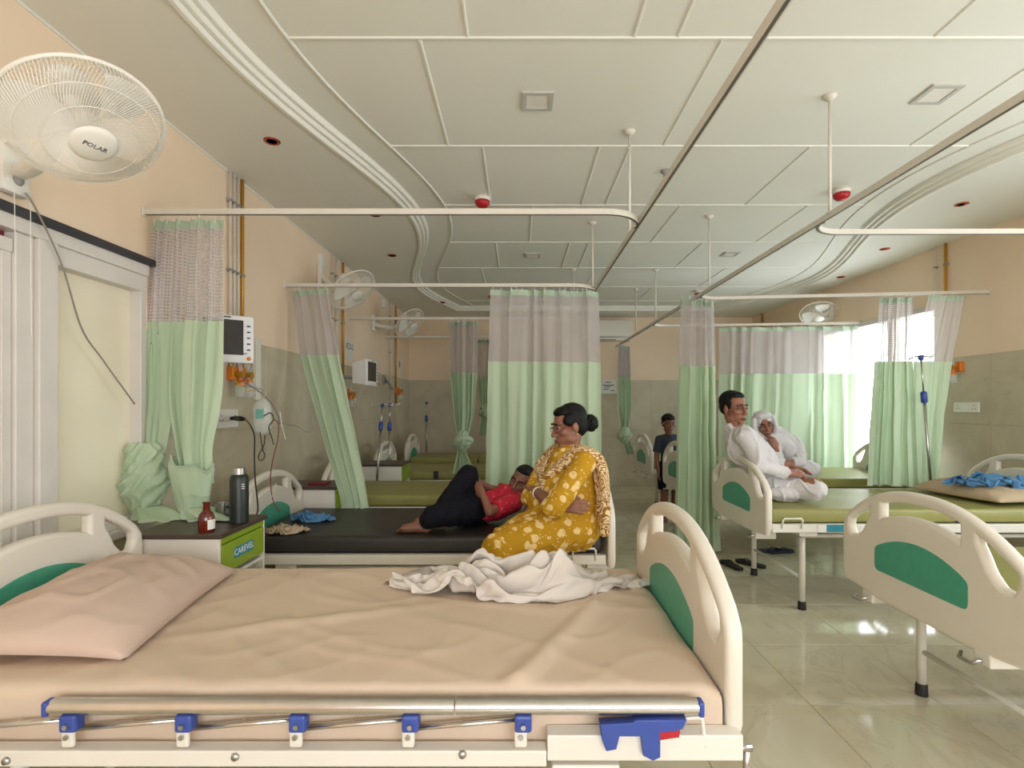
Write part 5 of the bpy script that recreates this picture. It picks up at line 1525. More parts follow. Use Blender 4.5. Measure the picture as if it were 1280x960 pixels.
def face_parts(body, F, s=1.0, brow='hairblack', lips='lips', look=0.0, lids=0.0):
    for k in (-1, 1):
        c = F @ Vector((k * 0.030 * s, 0.0722 * s, 0.001 * s))
        ev = MB().ell(c, (0.0122 * s,) * 3, 12, 8).build('eye', 'eyewhite', body, smooth=True)
        MB().ell(F @ Vector(((k * 0.030 + look) * s, 0.0810 * s, 0.0 * s)), (0.0062 * s, 0.0045 * s, 0.0058 * s), 10, 6, rot=F.to_3x3()).build('iris', 'iris', ev, smooth=True)
        MB().tube([F @ (Vector((k * x, y, z)) * s) for x, y, z in ((0.046, 0.073, -0.001), (0.038, 0.083, 0.0075), (0.030, 0.0865, 0.0085), (0.020, 0.083, 0.006), (0.014, 0.078, 0.0))], 0.0040 * s, 6).build('eyelid', lips, body, smooth=True)
        MB().tube([F @ (Vector((k * x, y, z)) * s) for x, y, z in ((0.052, 0.070, 0.022), (0.042, 0.083, 0.029), (0.028, 0.089, 0.030), (0.014, 0.091, 0.025))], [0.0025 * s, 0.004 * s, 0.0045 * s, 0.003 * s], 6).build('eyebrow', brow, body, smooth=True)
    MB().tube([F @ (Vector(p) * s) for p in ((-0.022, 0.083, -0.067), (-0.010, 0.0935, -0.0655), (0, 0.0945, -0.067), (0.010, 0.0935, -0.0655), (0.022, 0.083, -0.067))], [0.002 * s, 0.0045 * s, 0.0045 * s, 0.0045 * s, 0.002 * s], 8).build('upper_lip', lips, body, smooth=True)
    MB().tube([F @ (Vector(p) * s) for p in ((-0.020, 0.082, -0.0715), (-0.009, 0.0915, -0.0755), (0, 0.093, -0.077), (0.009, 0.0915, -0.0755), (0.020, 0.082, -0.0715))], [0.002 * s, 0.005 * s, 0.0055 * s, 0.005 * s, 0.002 * s], 8).build('lower_lip', lips, body, smooth=True)
def hand(fig, wrist, tip, back, side, curl=0.35, s=1.0, spread=0.10):
    """wrist -> tip gives the direction, back = outside of the hand, side = +1 thumb towards x cross back"""
    w = Vector(wrist); x = (Vector(tip) - w).normalized(); z = Vector(back); z = (z - x * z.dot(x)).normalized(); y = z.cross(x) * side
    def P(a, b, c): return w + (x * a + y * b + z * c) * s
    F = Matrix((x, y, z)).transposed().to_4x4(); F.translation = P(0.048, 0, 0)
    fig.ell((0, 0, 0), (1, 1, 1), F @ Matrix.Diagonal((0.052 * s, 0.040 * s, 0.017 * s, 1)))
    fig.limb([w - x * 0.02 * s, P(0.02, 0, 0)], [0.026 * s, 0.026 * s], seg=12)
    for k, (yy, L) in enumerate(((0.029, 0.070), (0.0095, 0.080), (-0.0105, 0.074), (-0.029, 0.058))):
        a = 0.0; p = P(0.080 - 0.006 * abs(k - 1), yy, 0); pts = [P(0.055, yy * 0.8, 0), p]
        dy = spread * (1.5 - k) / 1.5
        for j, f in enumerate((0.42, 0.32, 0.26)):
            a += curl * (1.0 if j else 0.7)
            p = p + (x * math.cos(a) - z * math.sin(a) + y * dy).normalized() * (L * f * s); pts.append(p)
        fig.limb(pts, [0.0100 * s, 0.0095 * s, 0.0090 * s, 0.0082 * s, 0.0070 * s], seg=10)
    fig.limb([P(0.018, 0.022, -0.004), P(0.042, 0.046, -0.012), P(0.066, 0.056, -0.022), P(0.088, 0.054, -0.032)], [0.016 * s, 0.0125 * s, 0.0105 * s, 0.008 * s], seg=10)
def foot(fig, ankle, toe, up=(0, 0, 1), s=1.0):
    a = Vector(ankle); x = (Vector(toe) - a).normalized(); z = Vector(up); z = (z - x * z.dot(x)).normalized(); y = z.cross(x)
    def P(p, q, r): return a + (x * p + y * q + z * r) * s
    fig.limb([P(-0.045, 0, -0.045), P(0.03, 0, -0.035), P(0.10, 0.004, -0.048)], [0.034 * s, 0.036 * s, 0.030 * s])
    fig.limb([a, P(0.02, 0, -0.03)], [0.036 * s, 0.036 * s])
    for k, yy in enumerate((-0.032, -0.015, 0.001, 0.016, 0.029)):
        fig.limb([P(0.09, yy * 0.8, -0.055), P(0.150 - 0.006 * k, yy, -0.060)], [0.016 * s, (0.0125 - 0.001 * k) * s], seg=8)

def skin(name, c):
    n = NT(name); b = n.b; col = lin(c)
    f = n.noise(14, 4, 0.6, n.obj())
    n.link(n.ramp(f, [(0.3, tuple(x * 0.9 for x in col)), (0.7, tuple(min(1, x * 1.08) for x in col))]), b.inputs['Base Color'])
    b.inputs['Roughness'].default_value = 0.5; b.inputs['Specular IOR Level'].default_value = 0.4
    b.inputs['Subsurface Weight'].default_value = 0.08; b.inputs['Subsurface Radius'].default_value = (0.02, 0.008, 0.005)
    return n.m
M['skinF'] = skin('brown_skin_a', (140, 96, 76)); M['skinB'] = skin('brown_skin_b', (132, 90, 72)); M['skinM'] = skin('brown_skin_c', (146, 98, 78))
M['lips'] = mat('lips', (112, 66, 58), 0.5, var=0.05); M['eyewhite'] = mat('eye_white', (168, 158, 152), 0.25, var=0.02); M['iris'] = mat('iris', (26, 16, 12), 0.15, var=0.05)
M['hairblack'] = mat('black_hair', (9, 8, 8), 0.55, spec=0.25, var=0.2, vscale=60, bump=0.4, bscale=160)
M['white_cotton'] = mat_cloth('white_cotton', (206, 202, 204), 0.0, 400, 0.02, bump=0.05)
M['veil'] = mat_cloth('white_veil', (208, 206, 209), 0.0, 400, 0.02, bump=0.05)
M['trouser'] = mat_cloth('navy_black_trousers', (24, 24, 32), 0.0, 400, 0.1)
M['greyshirt'] = mat_cloth('grey_blue_shirt', (58, 62, 76), 0.0, 400, 0.1)
def mat_kurta():
    n = NT('mustard_print'); b = n.b; o = n.obj()
    w = n.add('ShaderNodeTexNoise'); w.inputs['Scale'].default_value = 9; n.link(o, w.inputs['Vector'])
    sc = n.add('ShaderNodeVectorMath', operation='SCALE'); n.link(w.outputs['Color'], sc.inputs[0]); sc.inputs['Scale'].default_value = 0.05
    ad = n.add('ShaderNodeVectorMath', operation='ADD'); n.link(o, ad.inputs[0]); n.link(sc.outputs[0], ad.inputs[1])
    v = n.add('ShaderNodeTexVoronoi'); v.inputs['Scale'].default_value = 15; v.inputs['Randomness'].default_value = 0.85; n.link(ad.outputs[0], v.inputs['Vector'])
    v2 = n.add('ShaderNodeTexVoronoi'); v2.inputs['Scale'].default_value = 48; n.link(ad.outputs[0], v2.inputs['Vector'])
    big = n.math('LESS_THAN', v.outputs['Distance'], 0.34)
    core = n.math('GREATER_THAN', n.noise(60, 2, 0.5, o), 0.40)
    small = n.math('MULTIPLY', n.math('LESS_THAN', v2.outputs['Distance'], 0.22), 0.75)
    m = n.math('MAXIMUM', n.math('MULTIPLY', big, n.math('ADD', n.math('MULTIPLY', core, 0.35), 0.6)), small)
    mx = n.add('ShaderNodeMix', data_type='RGBA'); n.link(m, mx.inputs[0])
    mx.inputs[6].default_value = (*lin((186, 140, 34)), 1); mx.inputs[7].default_value = (*lin((232, 202, 142)), 1)
    n.link(mx.outputs[2], b.inputs['Base Color']); b.inputs['Roughness'].default_value = 0.8; b.inputs['Specular IOR Level'].default_value = 0.15
    return n.m
M['kurta'] = mat_kurta()
def mat_scarf():
    n = NT('cream_scarf_print'); b = n.b; o = n.obj()
    f = n.noise(13, 2, 0.5, o, 0.6)
    s = n.math('SINE', n.math('MULTIPLY', f, 75.0))
    m = n.math('GREATER_THAN', s, 0.05)
    mx = n.add('ShaderNodeMix', data_type='RGBA'); n.link(m, mx.inputs[0])
    mx.inputs[6].default_value = (*lin((228, 204, 164)), 1); mx.inputs[7].default_value = (*lin((150, 104, 48)), 1)
    n.link(mx.outputs[2], b.inputs['Base Color']); b.inputs['Roughness'].default_value = 0.85; b.inputs['Specular IOR Level'].default_value = 0.1
    return n.m
M['scarf'] = mat_scarf()
def mat_redshirt():
    n = NT('red_print_shirt'); b = n.b; o = n.obj()
    v = n.add('ShaderNodeTexVoronoi'); v.inputs['Scale'].default_value = 42; n.link(o, v.inputs['Vector'])
    m = n.math('MULTIPLY', n.math('LESS_THAN', v.outputs['Distance'], 0.26), 0.6)
    mx = n.add('ShaderNodeMix', data_type='RGBA'); n.link(m, mx.inputs[0])
    mx.inputs[6].default_value = (*lin((188, 26, 52)), 1); mx.inputs[7].default_value = (*lin((222, 110, 120)), 1)
    n.link(mx.outputs[2], b.inputs['Base Color']); b.inputs['Roughness'].default_value = 0.8
    return n.m
M['redshirt'] = mat_redshirt()

# ---- the woman in yellow on the edge of the second bed
def woman_yellow():
    r = thing('person', 'woman in a mustard printed tunic and cream scarf sitting with folded arms', 'person', (0.31, 3.0, 0.64))
    F = headframe((0.288, 2.975, 1.268), (-0.93, -0.30, -0.20))
    SL, SR = Vector((0.362, 2.828, 1.075)), Vector((0.235, 3.13, 1.075))
    EL, WL_ = at(692, 634, 2.70), at(671, 614, 2.93); TL = at(655, 603, 3.10)
    ER, WR_ = Vector((0.075, 3.02, 0.86)), Vector((0.225, 2.745, 0.857)); TR = Vector((0.36, 2.690, 0.860))
    KL, KR = Vector((-0.10, 2.64, 0.655)), Vector((-0.03, 2.80, 0.66))
    b = Fig()
    head(b, F, 1.02)
    b.limb([F @ Vector((0, -0.02, -0.05)), (0.300, 2.978, 1.15), (0.305, 2.98, 1.08)], [0.050, 0.050, 0.062])
    b.limb([(0.31, 3.0, 0.74), (0.315, 2.99, 0.90), (0.300, 2.98, 1.04)], [0.15, 0.125, 0.12])
    b.limb([SL, (0.30, 2.98, 1.09), SR], [0.05, 0.06, 0.05])
    b.limb([SL, SL.lerp(EL, .5), EL], [0.052, 0.048, 0.040]); b.limb([EL, EL.lerp(WL_, .4), WL_], [0.040, 0.038, 0.026])
    b.limb([SR, SR.lerp(ER, .5), ER], [0.052, 0.048, 0.040]); b.limb([ER, ER.lerp(WR_, .4), WR_], [0.040, 0.037, 0.026])
    hand(b, WL_, TL, (0.3, -0.6, 0.7), -1, 0.22); hand(b, WR_, TR, (0.1, -0.9, 0.45), 1, 0.18)
    for (h, k, a, t) in (((0.33, 2.93, 0.72), KL, (-0.12, 2.60, 0.20), (-0.27, 2.56, 0.08)), ((0.29, 3.07, 0.72), KR, (-0.05, 2.74, 0.20), (-0.20, 2.70, 0.08))):
        b.limb([h, Vector(h).lerp(k, .5), k], [0.085, 0.078, 0.060]); b.limb([k, Vector(k).lerp(Vector(a), .35), a], [0.058, 0.056, 0.036]); foot(b, (a[0], a[1], 0.10), (t[0], t[1], 0.10)); b.limb([a, (a[0], a[1], 0.09)], [0.036, 0.036])
    body = b.fuse('body', 'skinF', r, 0.0055, 3)
    face_parts(body, F, 1.02)
    # earring, glasses
    MB().ell(F @ Vector((-0.080, -0.006, -0.045)), (0.006,) * 3, 10, 6).build('earring', 'gold', body, smooth=True)
    g = Fig(); gl_ = MB()
    for k in (-1, 1):
        gl_.tube([F @ Vector((k * 0.032 + 0.022 * math.cos(2 * PI * i / 16), 0.094, -0.003 + 0.016 * math.sin(2 * PI * i / 16))) for i in range(17)], 0.0017, 5, cap=False)
        gl_.tube([F @ Vector((k * 0.054, 0.093, 0.002)), F @ Vector((k * 0.076, 0.03, 0.004)), F @ Vector((k * 0.080, -0.01, 0.0))], 0.0017, 5)
    gl_.tube([F @ Vector((-0.011, 0.095, 0.002)), F @ Vector((0.011, 0.095, 0.002))], 0.0017, 5)
    gl_.build('spectacles', 'maroon', r)
    # bangles
    ax = (WL_ - EL).normalized(); fr = frame3(WL_ - ax * 0.03, ax.cross(Vector((0, 0, 1))), ax)
    for q in (0.0, 0.012):
        MB().tube([fr @ Vector((0.034 * math.cos(2 * PI * i / 20), 0.034 * math.sin(2 * PI * i / 20), q)) for i in range(21)], 0.004, 6, cap=False).build('bangle', 'gold' if q else 'paper', r, smooth=True)
    # hair drawn back to a bun
    h = Fig()
    def e(c, rr): h.ell((0, 0, 0), (1, 1, 1), F @ Matrix.Translation(c) @ Matrix.Diagonal((rr[0], rr[1], rr[2], 1)))
    e((0, -0.030, 0.048), (0.082, 0.090, 0.082)); e((0, -0.055, 0.0), (0.072, 0.062, 0.075)); e((0, 0.018, 0.085), (0.060, 0.058, 0.034))
    for k in (-1, 1): e((k * 0.060, 0.005, 0.040), (0.024, 0.050, 0.038))
    h.fuse('hair', 'hairblack', r, 0.005, 3, 0.002, 40)
    h = Fig(); h.ell((0, 0, 0), (1, 1, 1), F @ Matrix.Translation((0, -0.140, -0.012)) @ Matrix.Diagonal((0.046, 0.040, 0.050, 1)))
    h.ell((0, 0, 0), (1, 1, 1), F @ Matrix.Translation((0, -0.105, -0.012)) @ Matrix.Diagonal((0.03, 0.03, 0.03, 1)))
    h.fuse('hair_bun', 'hairblack', r, 0.004, 2, 0.006, 40)
    # tunic
    k = Fig()
    k.limb([(0.315, 3.0, 0.72), (0.315, 2.99, 0.86), (0.300, 2.98, 0.99), (0.300, 2.98, 1.06)], [0.178, 0.160, 0.150, 0.118])
    k.limb([SL + Vector((0, 0, -0.005)), (0.30, 2.98, 1.075), SR], [0.066, 0.082, 0.066])
    k.ell((0.24, 2.96, 0.93), (0.12, 0.16, 0.11)); k.ell((0.22, 2.95, 0.80), (0.16, 0.19, 0.12))
    k.limb([SL, SL.lerp(EL, .5), EL + (EL - SL).normalized() * 0.01], [0.064, 0.064, 0.058], flat_end=True)
    k.limb([EL - (EL - SL).normalized() * .05, EL, EL.lerp(WL_, .16)], [0.058, 0.056, 0.054], flat_end=True)
    k.limb([SR, SR.lerp(ER, .5), ER], [0.070, 0.070, 0.062]); k.limb([ER, ER.lerp(WR_, .3)], [0.060, 0.055], flat_end=True)
    for (hh, kk) in (((0.33, 2.92, 0.72), KL), ((0.29, 3.07, 0.72), KR)):
        k.limb([hh, Vector(hh).lerp(kk, .5), kk], [0.135, 0.115, 0.092])
        k.limb([kk, kk + Vector((-0.02, -0.03, -0.15)), kk + Vector((-0.02, -0.04, -0.32))], [0.092, 0.09, 0.10], flat_end=True)
    k.limb([(0.20, 2.98, 0.74), (-0.06, 2.73, 0.67)], [0.12, 0.09])
    k.fuse('tunic', 'kurta', r, 0.007, 3, 0.011, 8, 3)
    # scarf round the neck, over the near shoulder and down the back
    s = Fig()
    for sgn, SH in ((1, SL), (-1, SR)):
        for off in (0.0, 0.030, 0.058):
            q = 1 - off * 3
            a0 = Vector((0.135, 2.90 + (0.02 if sgn < 0 else -0.02), 0.93 + off * 0.8))
            a1 = Vector((0.175, 2.955, 1.02)).lerp(Vector((SH.x - 0.13, SH.y, 1.03)), 0.35 + off * 6)
            a2 = Vector((0.27, 2.98, 1.135)).lerp(Vector((SH.x, SH.y, 1.145)), 0.38 + off * 7)
            a3 = Vector((0.375, 2.98, 1.115)).lerp(Vector((SH.x + 0.08, SH.y, 1.11)), 0.38 + off * 6)
            s.limb([a0, a1, a2, a3], [0.020, 0.026, 0.026, 0.024])
    s.limb([(0.40, 2.98, 1.10), (0.435, 2.90, 1.06), (0.455, 2.85, 0.95), (0.455, 2.83, 0.80)], [0.035, 0.045, 0.040, 0.034])
    s.limb([(0.36, 2.85, 1.135), (0.435, 2.84, 1.09), (0.462, 2.82, 0.98), (0.465, 2.81, 0.82), (0.462, 2.81, 0.70)], [0.028, 0.036, 0.034, 0.030, 0.026])
    s.limb([(0.36, 2.98, 1.11), (0.30, 3.06, 1.12)], [0.03, 0.03])
    s.fuse('scarf', 'scarf', r, 0.006, 5, 0.008, 14, 6)
woman_yellow()

# ---- the child in red lying on the black mattress
def child_red():
    r = thing('person', 'child in a red shirt and dark trousers lying on the black mattress', 'person', (-0.25, 3.3, 0.64))
    F = headframe((0.015, 3.325, 0.900), (-0.42, -0.90, -0.02), (0.45, 0.0, 0.88)); s = 0.86
    SN, SF = Vector((-0.045, 3.20, 0.79)), Vector((-0.06, 3.44, 0.81))
    EN, WN = Vector((-0.17, 3.07, 0.76)), Vector((-0.205, 3.11, 0.835)); TN = Vector((-0.265, 3.15, 0.93))
    EF, WF = Vector((-0.19, 3.46, 0.83)), Vector((-0.32, 3.36, 0.925)); TF = Vector((-0.42, 3.32, 0.93))
    KN, KF = Vector((-0.50, 3.06, 0.735)), Vector((-0.315, 3.28, 0.945))
    b = Fig(); head(b, F, s)
    b.limb([F @ Vector((0, -0.02, -0.05)), (-0.015, 3.34, 0.815)], [0.042, 0.046])
    b.limb([(-0.27, 3.31, 0.73), (-0.16, 3.33, 0.745), (-0.055, 3.335, 0.785)], [0.085, 0.080, 0.085])
    b.limb([SN, (-0.05, 3.33, 0.80), SF], [0.042, 0.05, 0.042])
    b.limb([SN, EN], [0.036, 0.029]); b.limb([EN, WN], [0.029, 0.021]); b.limb([SF, EF], [0.036, 0.029]); b.limb([EF, WF], [0.029, 0.021])
    hand(b, WN, TN, (-0.6, -0.75, 0.1), 1, 0.35, 0.80); hand(b, WF, TF, (-0.1, -0.3, 0.95), -1, 0.55, 0.82)
    b.limb([(-0.28, 3.24, 0.73), KN], [0.062, 0.048]); b.limb([KN, (-0.56, 3.10, 0.685)], [0.046, 0.032])
    b.limb([(-0.28, 3.37, 0.74), KF], [0.062, 0.048]); b.limb([KF, (-0.44, 3.22, 0.80), (-0.50, 3.17, 0.70)], [0.046, 0.042, 0.032])
    foot(b, (-0.585, 3.10, 0.690), (-0.80, 3.07, 0.700), (0, 0.55, 0.85), 0.86)
    b.limb([(-0.55, 3.10, 0.687), (-0.59, 3.10, 0.690)], [0.032, 0.030])
    foot(b, (-0.50, 3.17, 0.70), (-0.62, 3.18, 0.70), (0, 0.2, 1), 0.8)
    body = b.fuse('body', 'skinB', r, 0.005, 3); face_parts(body, F, s)
    h = Fig()
    def e(c, rr): h.ell((0, 0, 0), (1, 1, 1), F @ Matrix.Translation(Vector(c) * s) @ Matrix.Diagonal((rr[0] * s, rr[1] * s, rr[2] * s, 1)))
    e((0, -0.030, 0.052), (0.079, 0.086, 0.076)); e((0, -0.045, 0.01), (0.074, 0.060, 0.070)); e((0, 0.016, 0.088), (0.056, 0.052, 0.028))
    h.fuse('hair', 'hairblack', r, 0.005, 2, 0.003, 60)
    t = Fig()
    t.limb([(-0.24, 3.31, 0.735), (-0.15, 3.33, 0.750), (-0.05, 3.335, 0.79)], [0.104, 0.100, 0.096]); t.limb([SN, (-0.05, 3.33, 0.80), SF], [0.055, 0.062, 0.055])
    t.limb([SN, SN.lerp(EN, .75)], [0.056, 0.050], flat_end=True); t.limb([SF, SF.lerp(EF, .6)], [0.056, 0.050], flat_end=True)
    t.fuse('shirt', 'redshirt', r, 0.006, 3, 0.006, 14, 2)
    t = Fig()
    t.limb([(-0.31, 3.30, 0.735), (-0.25, 3.31, 0.735)], [0.105, 0.108])
    t.limb([(-0.30, 3.23, 0.735), Vector((-0.30, 3.23, 0.735)).lerp(KN, .5), KN], [0.088, 0.080, 0.066]); t.limb([KN, (-0.555, 3.09, 0.69)], [0.066, 0.050], flat_end=True)
    t.limb([(-0.29, 3.36, 0.75), Vector((-0.29, 3.36, 0.75)).lerp(KF, .5) + Vector((-.02, 0, 0)), KF], [0.088, 0.082, 0.066]); t.limb([KF, (-0.43, 3.23, 0.80), (-0.49, 3.18, 0.715)], [0.066, 0.062, 0.052], flat_end=True)
    t.fuse('trousers', 'trouser', r, 0.006, 3, 0.006, 14, 5)
    ax = (WF - EF).normalized(); fr = frame3(WF - ax * 0.012, ax.cross(Vector((0, 0, 1))), ax)
    MB().tube([fr @ Vector((0.026 * math.cos(2 * PI * i / 18), 0.026 * math.sin(2 * PI * i / 18), 0)) for i in range(19)], 0.005, 6, cap=False).build('wrist_band', 'paper', r, smooth=True)
child_red()
pillow('grey-white pillow propping the child in red', (0.165, 3.40, TOP2 + 0.075), 0.135, 0.24, 0.10, 0.0, 'veil', 5, tilt=(0.03, 0))
tag(MB().ell(at(536, 632, 3.42) + Vector((0, 0, 0.0)), (0.027, 0.027, 0.027), 16, 10).build('small_ball', mat('lime_ball', (190, 204, 60), 0.5, var=0.05), smooth=True), 'small lime green ball on the black mattress behind the child', 'ball')
o = bpy.data.objects['small_ball']; o.location.z = (TOP2 + 0.030) - at(536, 632, 3.42).z

# ---- the man in white on the bed across the aisle
def man_white():
    r = thing('person', 'man in white shirt and pyjamas sitting cross-legged against the footboard', 'person', (1.86, 3.98, TOPR))
    F = headframe((1.640, 3.955, 1.362), (0.46, -0.88, -0.03))
    SN, SF = Vector((1.655, 3.785, 1.150)), Vector((1.735, 4.12, 1.160))
    EN, WN = at(952, 583, 3.66), at(988, 592, 3.70); TN = at(1019, 588, 3.78)
    EF, WF = Vector((1.96, 4.22, 0.98)), Vector((2.15, 4.12, 0.90)); TF = Vector((2.28, 4.05, 0.88))
    KN, KF = Vector((2.085, 3.66, 0.815)), Vector((2.20, 4.20, 0.82))
    b = Fig(); head(b, F, 1.06)
    b.limb([F @ Vector((0, -0.02, -0.05)), (1.655, 3.95, 1.235), (1.680, 3.95, 1.17)], [0.056, 0.057, 0.066])
    b.limb([(1.86, 3.98, 0.80), (1.82, 3.96, 0.95), (1.715, 3.95, 1.08)], [0.13, 0.115, 0.105])
    b.limb([SN, (1.69, 3.95, 1.175), SF], [0.056, 0.066, 0.056])
    b.limb([SN, SN.lerp(EN, .5), EN], [0.052, 0.048, 0.040]); b.limb([EN, EN.lerp(WN, .4), WN], [0.040, 0.039, 0.029])
    b.limb([SF, EF], [0.052, 0.040]); b.limb([EF, WF], [0.040, 0.028])
    hand(b, WN, TN, (0.15, -0.45, 0.88), 1, 0.42, 1.08); hand(b, WF, TF, (0.2, 0.2, 0.95), -1, 0.3, 1.05)
    b.limb([(1.87, 3.88, 0.78), KN], [0.085, 0.062]); b.limb([KN, (1.96, 3.78, 0.755), (1.88, 3.86, 0.745)], [0.058, 0.05, 0.034])
    b.limb([(1.88, 4.08, 0.78), KF], [0.085, 0.062]); b.limb([KF, (2.02, 3.92, 0.755)], [0.058, 0.036])
    foot(b, (1.88, 3.86, 0.765), (1.80, 4.02, 0.760)); foot(b, (2.02, 3.92, 0.765), (1.98, 3.76, 0.765))
    body = b.fuse('body', 'skinM', r, 0.0055, 3); face_parts(body, F, 1.06, look=0.003)
    h = Fig()
    def e(c, rr): h.ell((0, 0, 0), (1, 1, 1), F @ Matrix.Translation(Vector(c) * 1.06) @ Matrix.Diagonal((rr[0] * 1.06, rr[1] * 1.06, rr[2] * 1.06, 1)))
    e((0, -0.030, 0.056), (0.079, 0.088, 0.078)); e((0, -0.050, 0.012), (0.073, 0.058, 0.062)); e((0, 0.012, 0.092), (0.060, 0.056, 0.032))
    for k in (-1, 1): e((k * 0.066, 0.012, 0.030), (0.012, 0.020, 0.034))
    h.fuse('hair', 'hairblack', r, 0.005, 2, 0.003, 60)
    t = Fig()
    t.limb([(1.865, 3.98, 0.79), (1.825, 3.965, 0.95), (1.72, 3.95, 1.07), (1.69, 3.95, 1.13)], [0.150, 0.142, 0.140, 0.120])
    t.limb([SN, (1.69, 3.95, 1.16), SF], [0.070, 0.088, 0.070])
    t.limb([F @ Vector((0, -0.022, -0.108)), (1.675, 3.95, 1.18)], [0.064, 0.074], flat_start=True)
    t.limb([SN, SN.lerp(EN, .5), EN], [0.066, 0.062, 0.054]); t.limb([EN, EN.lerp(WN, .8)], [0.052, 0.044], flat_end=True)
    t.limb([EN.lerp(WN, .70), EN.lerp(WN, .84)], [0.047, 0.048], flat_end=True, flat_start=True)
    t.limb([SF, EF], [0.074, 0.064]); t.limb([EF, EF.lerp(WF, .8)], [0.062, 0.05], flat_end=True)
    t.ell((1.93, 3.90, 0.80), (0.17, 0.20, 0.095))
    t.fuse('shirt', 'white_cotton', r, 0.0055, 2, 0.012, 10, 4)
    t = Fig()
    t.limb([(1.88, 3.88, 0.78), KN - Vector((0, 0, .02))], [0.095, 0.076]); t.limb([KN - Vector((0, 0, .02)), (1.97, 3.76, 0.76), (1.90, 3.84, 0.755)], [0.076, 0.056, 0.050])
    t.limb([(1.89, 4.08, 0.78), KF], [0.095, 0.078]); t.limb([KF, (2.05, 3.95, 0.76)], [0.078, 0.056])
    t.ell((1.93, 3.75, 0.755), (0.15, 0.09, 0.055)); t.ell((1.87, 3.98, 0.80), (0.17, 0.18, 0.10))
    t.fuse('pyjamas', 'white_cotton', r, 0.0055, 2, 0.012, 11, 9)
man_white()

# ---- the woman in the white veil behind him
def woman_veil():
    r = thing('person', 'woman in a white veil leaning forward with her hand at her mouth', 'person', (2.58, 5.06, TOPR))
    F = headframe((2.300, 4.87, 1.205), (-0.16, -0.97, -0.12), (-0.22, 0.0, 0.97))
    SN, SF = Vector((2.39, 4.87, 1.06)), Vector((2.64, 4.98, 1.03))
    EN, WN = Vector((2.34, 4.72, 0.86)), Vector((2.355, 4.745, 0.985)); TN = Vector((2.315, 4.765, 1.13))
    b = Fig(); head(b, F, 0.98)
    b.limb([F @ Vector((0, -0.02, -0.05)), (2.42, 4.93, 1.10)], [0.048, 0.055])
    b.limb([(2.60, 5.06, 0.80), (2.56, 5.02, 0.94), (2.47, 4.95, 1.05)], [0.14, 0.125, 0.12])
    b.limb([SN, (2.49, 4.94, 1.07), SF], [0.045, 0.06, 0.05])
    b.limb([SN, EN], [0.046, 0.037]); b.limb([EN, WN], [0.037, 0.025]); b.limb([SF, (2.60, 4.80, 0.88), (2.45, 4.74, 0.86)], [0.048, 0.038, 0.026])
    hand(b, WN, TN, (0.25, -0.85, 0.2), -1, 0.45, 0.95); hand(b, (2.45, 4.74, 0.86), (2.30, 4.70, 0.85), (0, -0.4, 0.9), 1, 0.35, 0.95)
    for y in (-0.09, 0.09):
        kx = 2.36 if y < 0 else 2.80
        b.limb([(2.58 + y, 5.08, 0.79), (kx, 4.98, 0.77)], [0.085, 0.060]); b.limb([(kx, 4.98, 0.77), (2.58 - y, 5.02, 0.745)], [0.056, 0.034]); foot(b, (2.58 - y, 5.02, 0.755), (2.58 - y * 2.2, 5.12, 0.755))
    body = b.fuse('body', 'skinM', r, 0.006, 3); face_parts(body, F, 0.98)
    t = Fig()
    t.limb([(2.60, 5.06, 0.80), (2.56, 5.02, 0.94), (2.47, 4.95, 1.04)], [0.175, 0.160, 0.135]); t.limb([SN, (2.49, 4.94, 1.06), SF], [0.062, 0.085, 0.07])
    t.limb([SN, EN], [0.066, 0.060]); t.limb([EN, EN.lerp(WN, .75)], [0.058, 0.046], flat_end=True)
    t.limb([SF, (2.60, 4.80, 0.88), (2.50, 4.76, 0.865)], [0.066, 0.055, 0.048], flat_end=True)
    for y in (-0.09, 0.09):
        kx = 2.36 if y < 0 else 2.80
        t.limb([(2.58 + y, 5.08, 0.79), (kx, 4.98, 0.775)], [0.12, 0.080]); t.limb([(kx, 4.98, 0.775), (2.58 - y * .5, 5.02, 0.755)], [0.080, 0.062])
    t.fuse('tunic', 'white_cotton', r, 0.006, 2, 0.011, 10, 8)
    v = Fig()
    def e(c, rr): v.ell((0, 0, 0), (1, 1, 1), F @ Matrix.Translation(c) @ Matrix.Diagonal((rr[0], rr[1], rr[2], 1)))
    e((0, -0.028, 0.050), (0.092, 0.096, 0.086)); e((0, 0.022, 0.092), (0.068, 0.060, 0.036)); e((0, -0.045, -0.02), (0.094, 0.075, 0.10))
    for k in (-1, 1):
        v.limb([F @ Vector((k * 0.082, 0.028, 0.07)), F @ Vector((k * 0.088, 0.030, 0.0)), F @ Vector((k * 0.076, 0.024, -0.09)), F @ Vector((k * 0.045, 0.03, -0.155))], [0.022, 0.022, 0.026, 0.026])
    v.limb([F @ Vector((0.02, -0.05, -0.05)), (2.48, 4.97, 1.09), (2.60, 5.05, 0.98), (2.69, 5.10, 0.82)], [0.08, 0.098, 0.108, 0.105])
    v.limb([F @ Vector((0.05, 0, -0.10)), (2.46, 4.87, 1.05), (2.55, 4.90, 0.95), (2.62, 4.95, 0.80)], [0.055, 0.07, 0.08, 0.08])
    v.limb([F @ Vector((-0.05, 0.02, -0.13)), (2.33, 4.86, 1.02)], [0.045, 0.05])
    v.fuse('veil', 'veil', r, 0.006, 3, 0.009, 9, 3)
woman_veil()

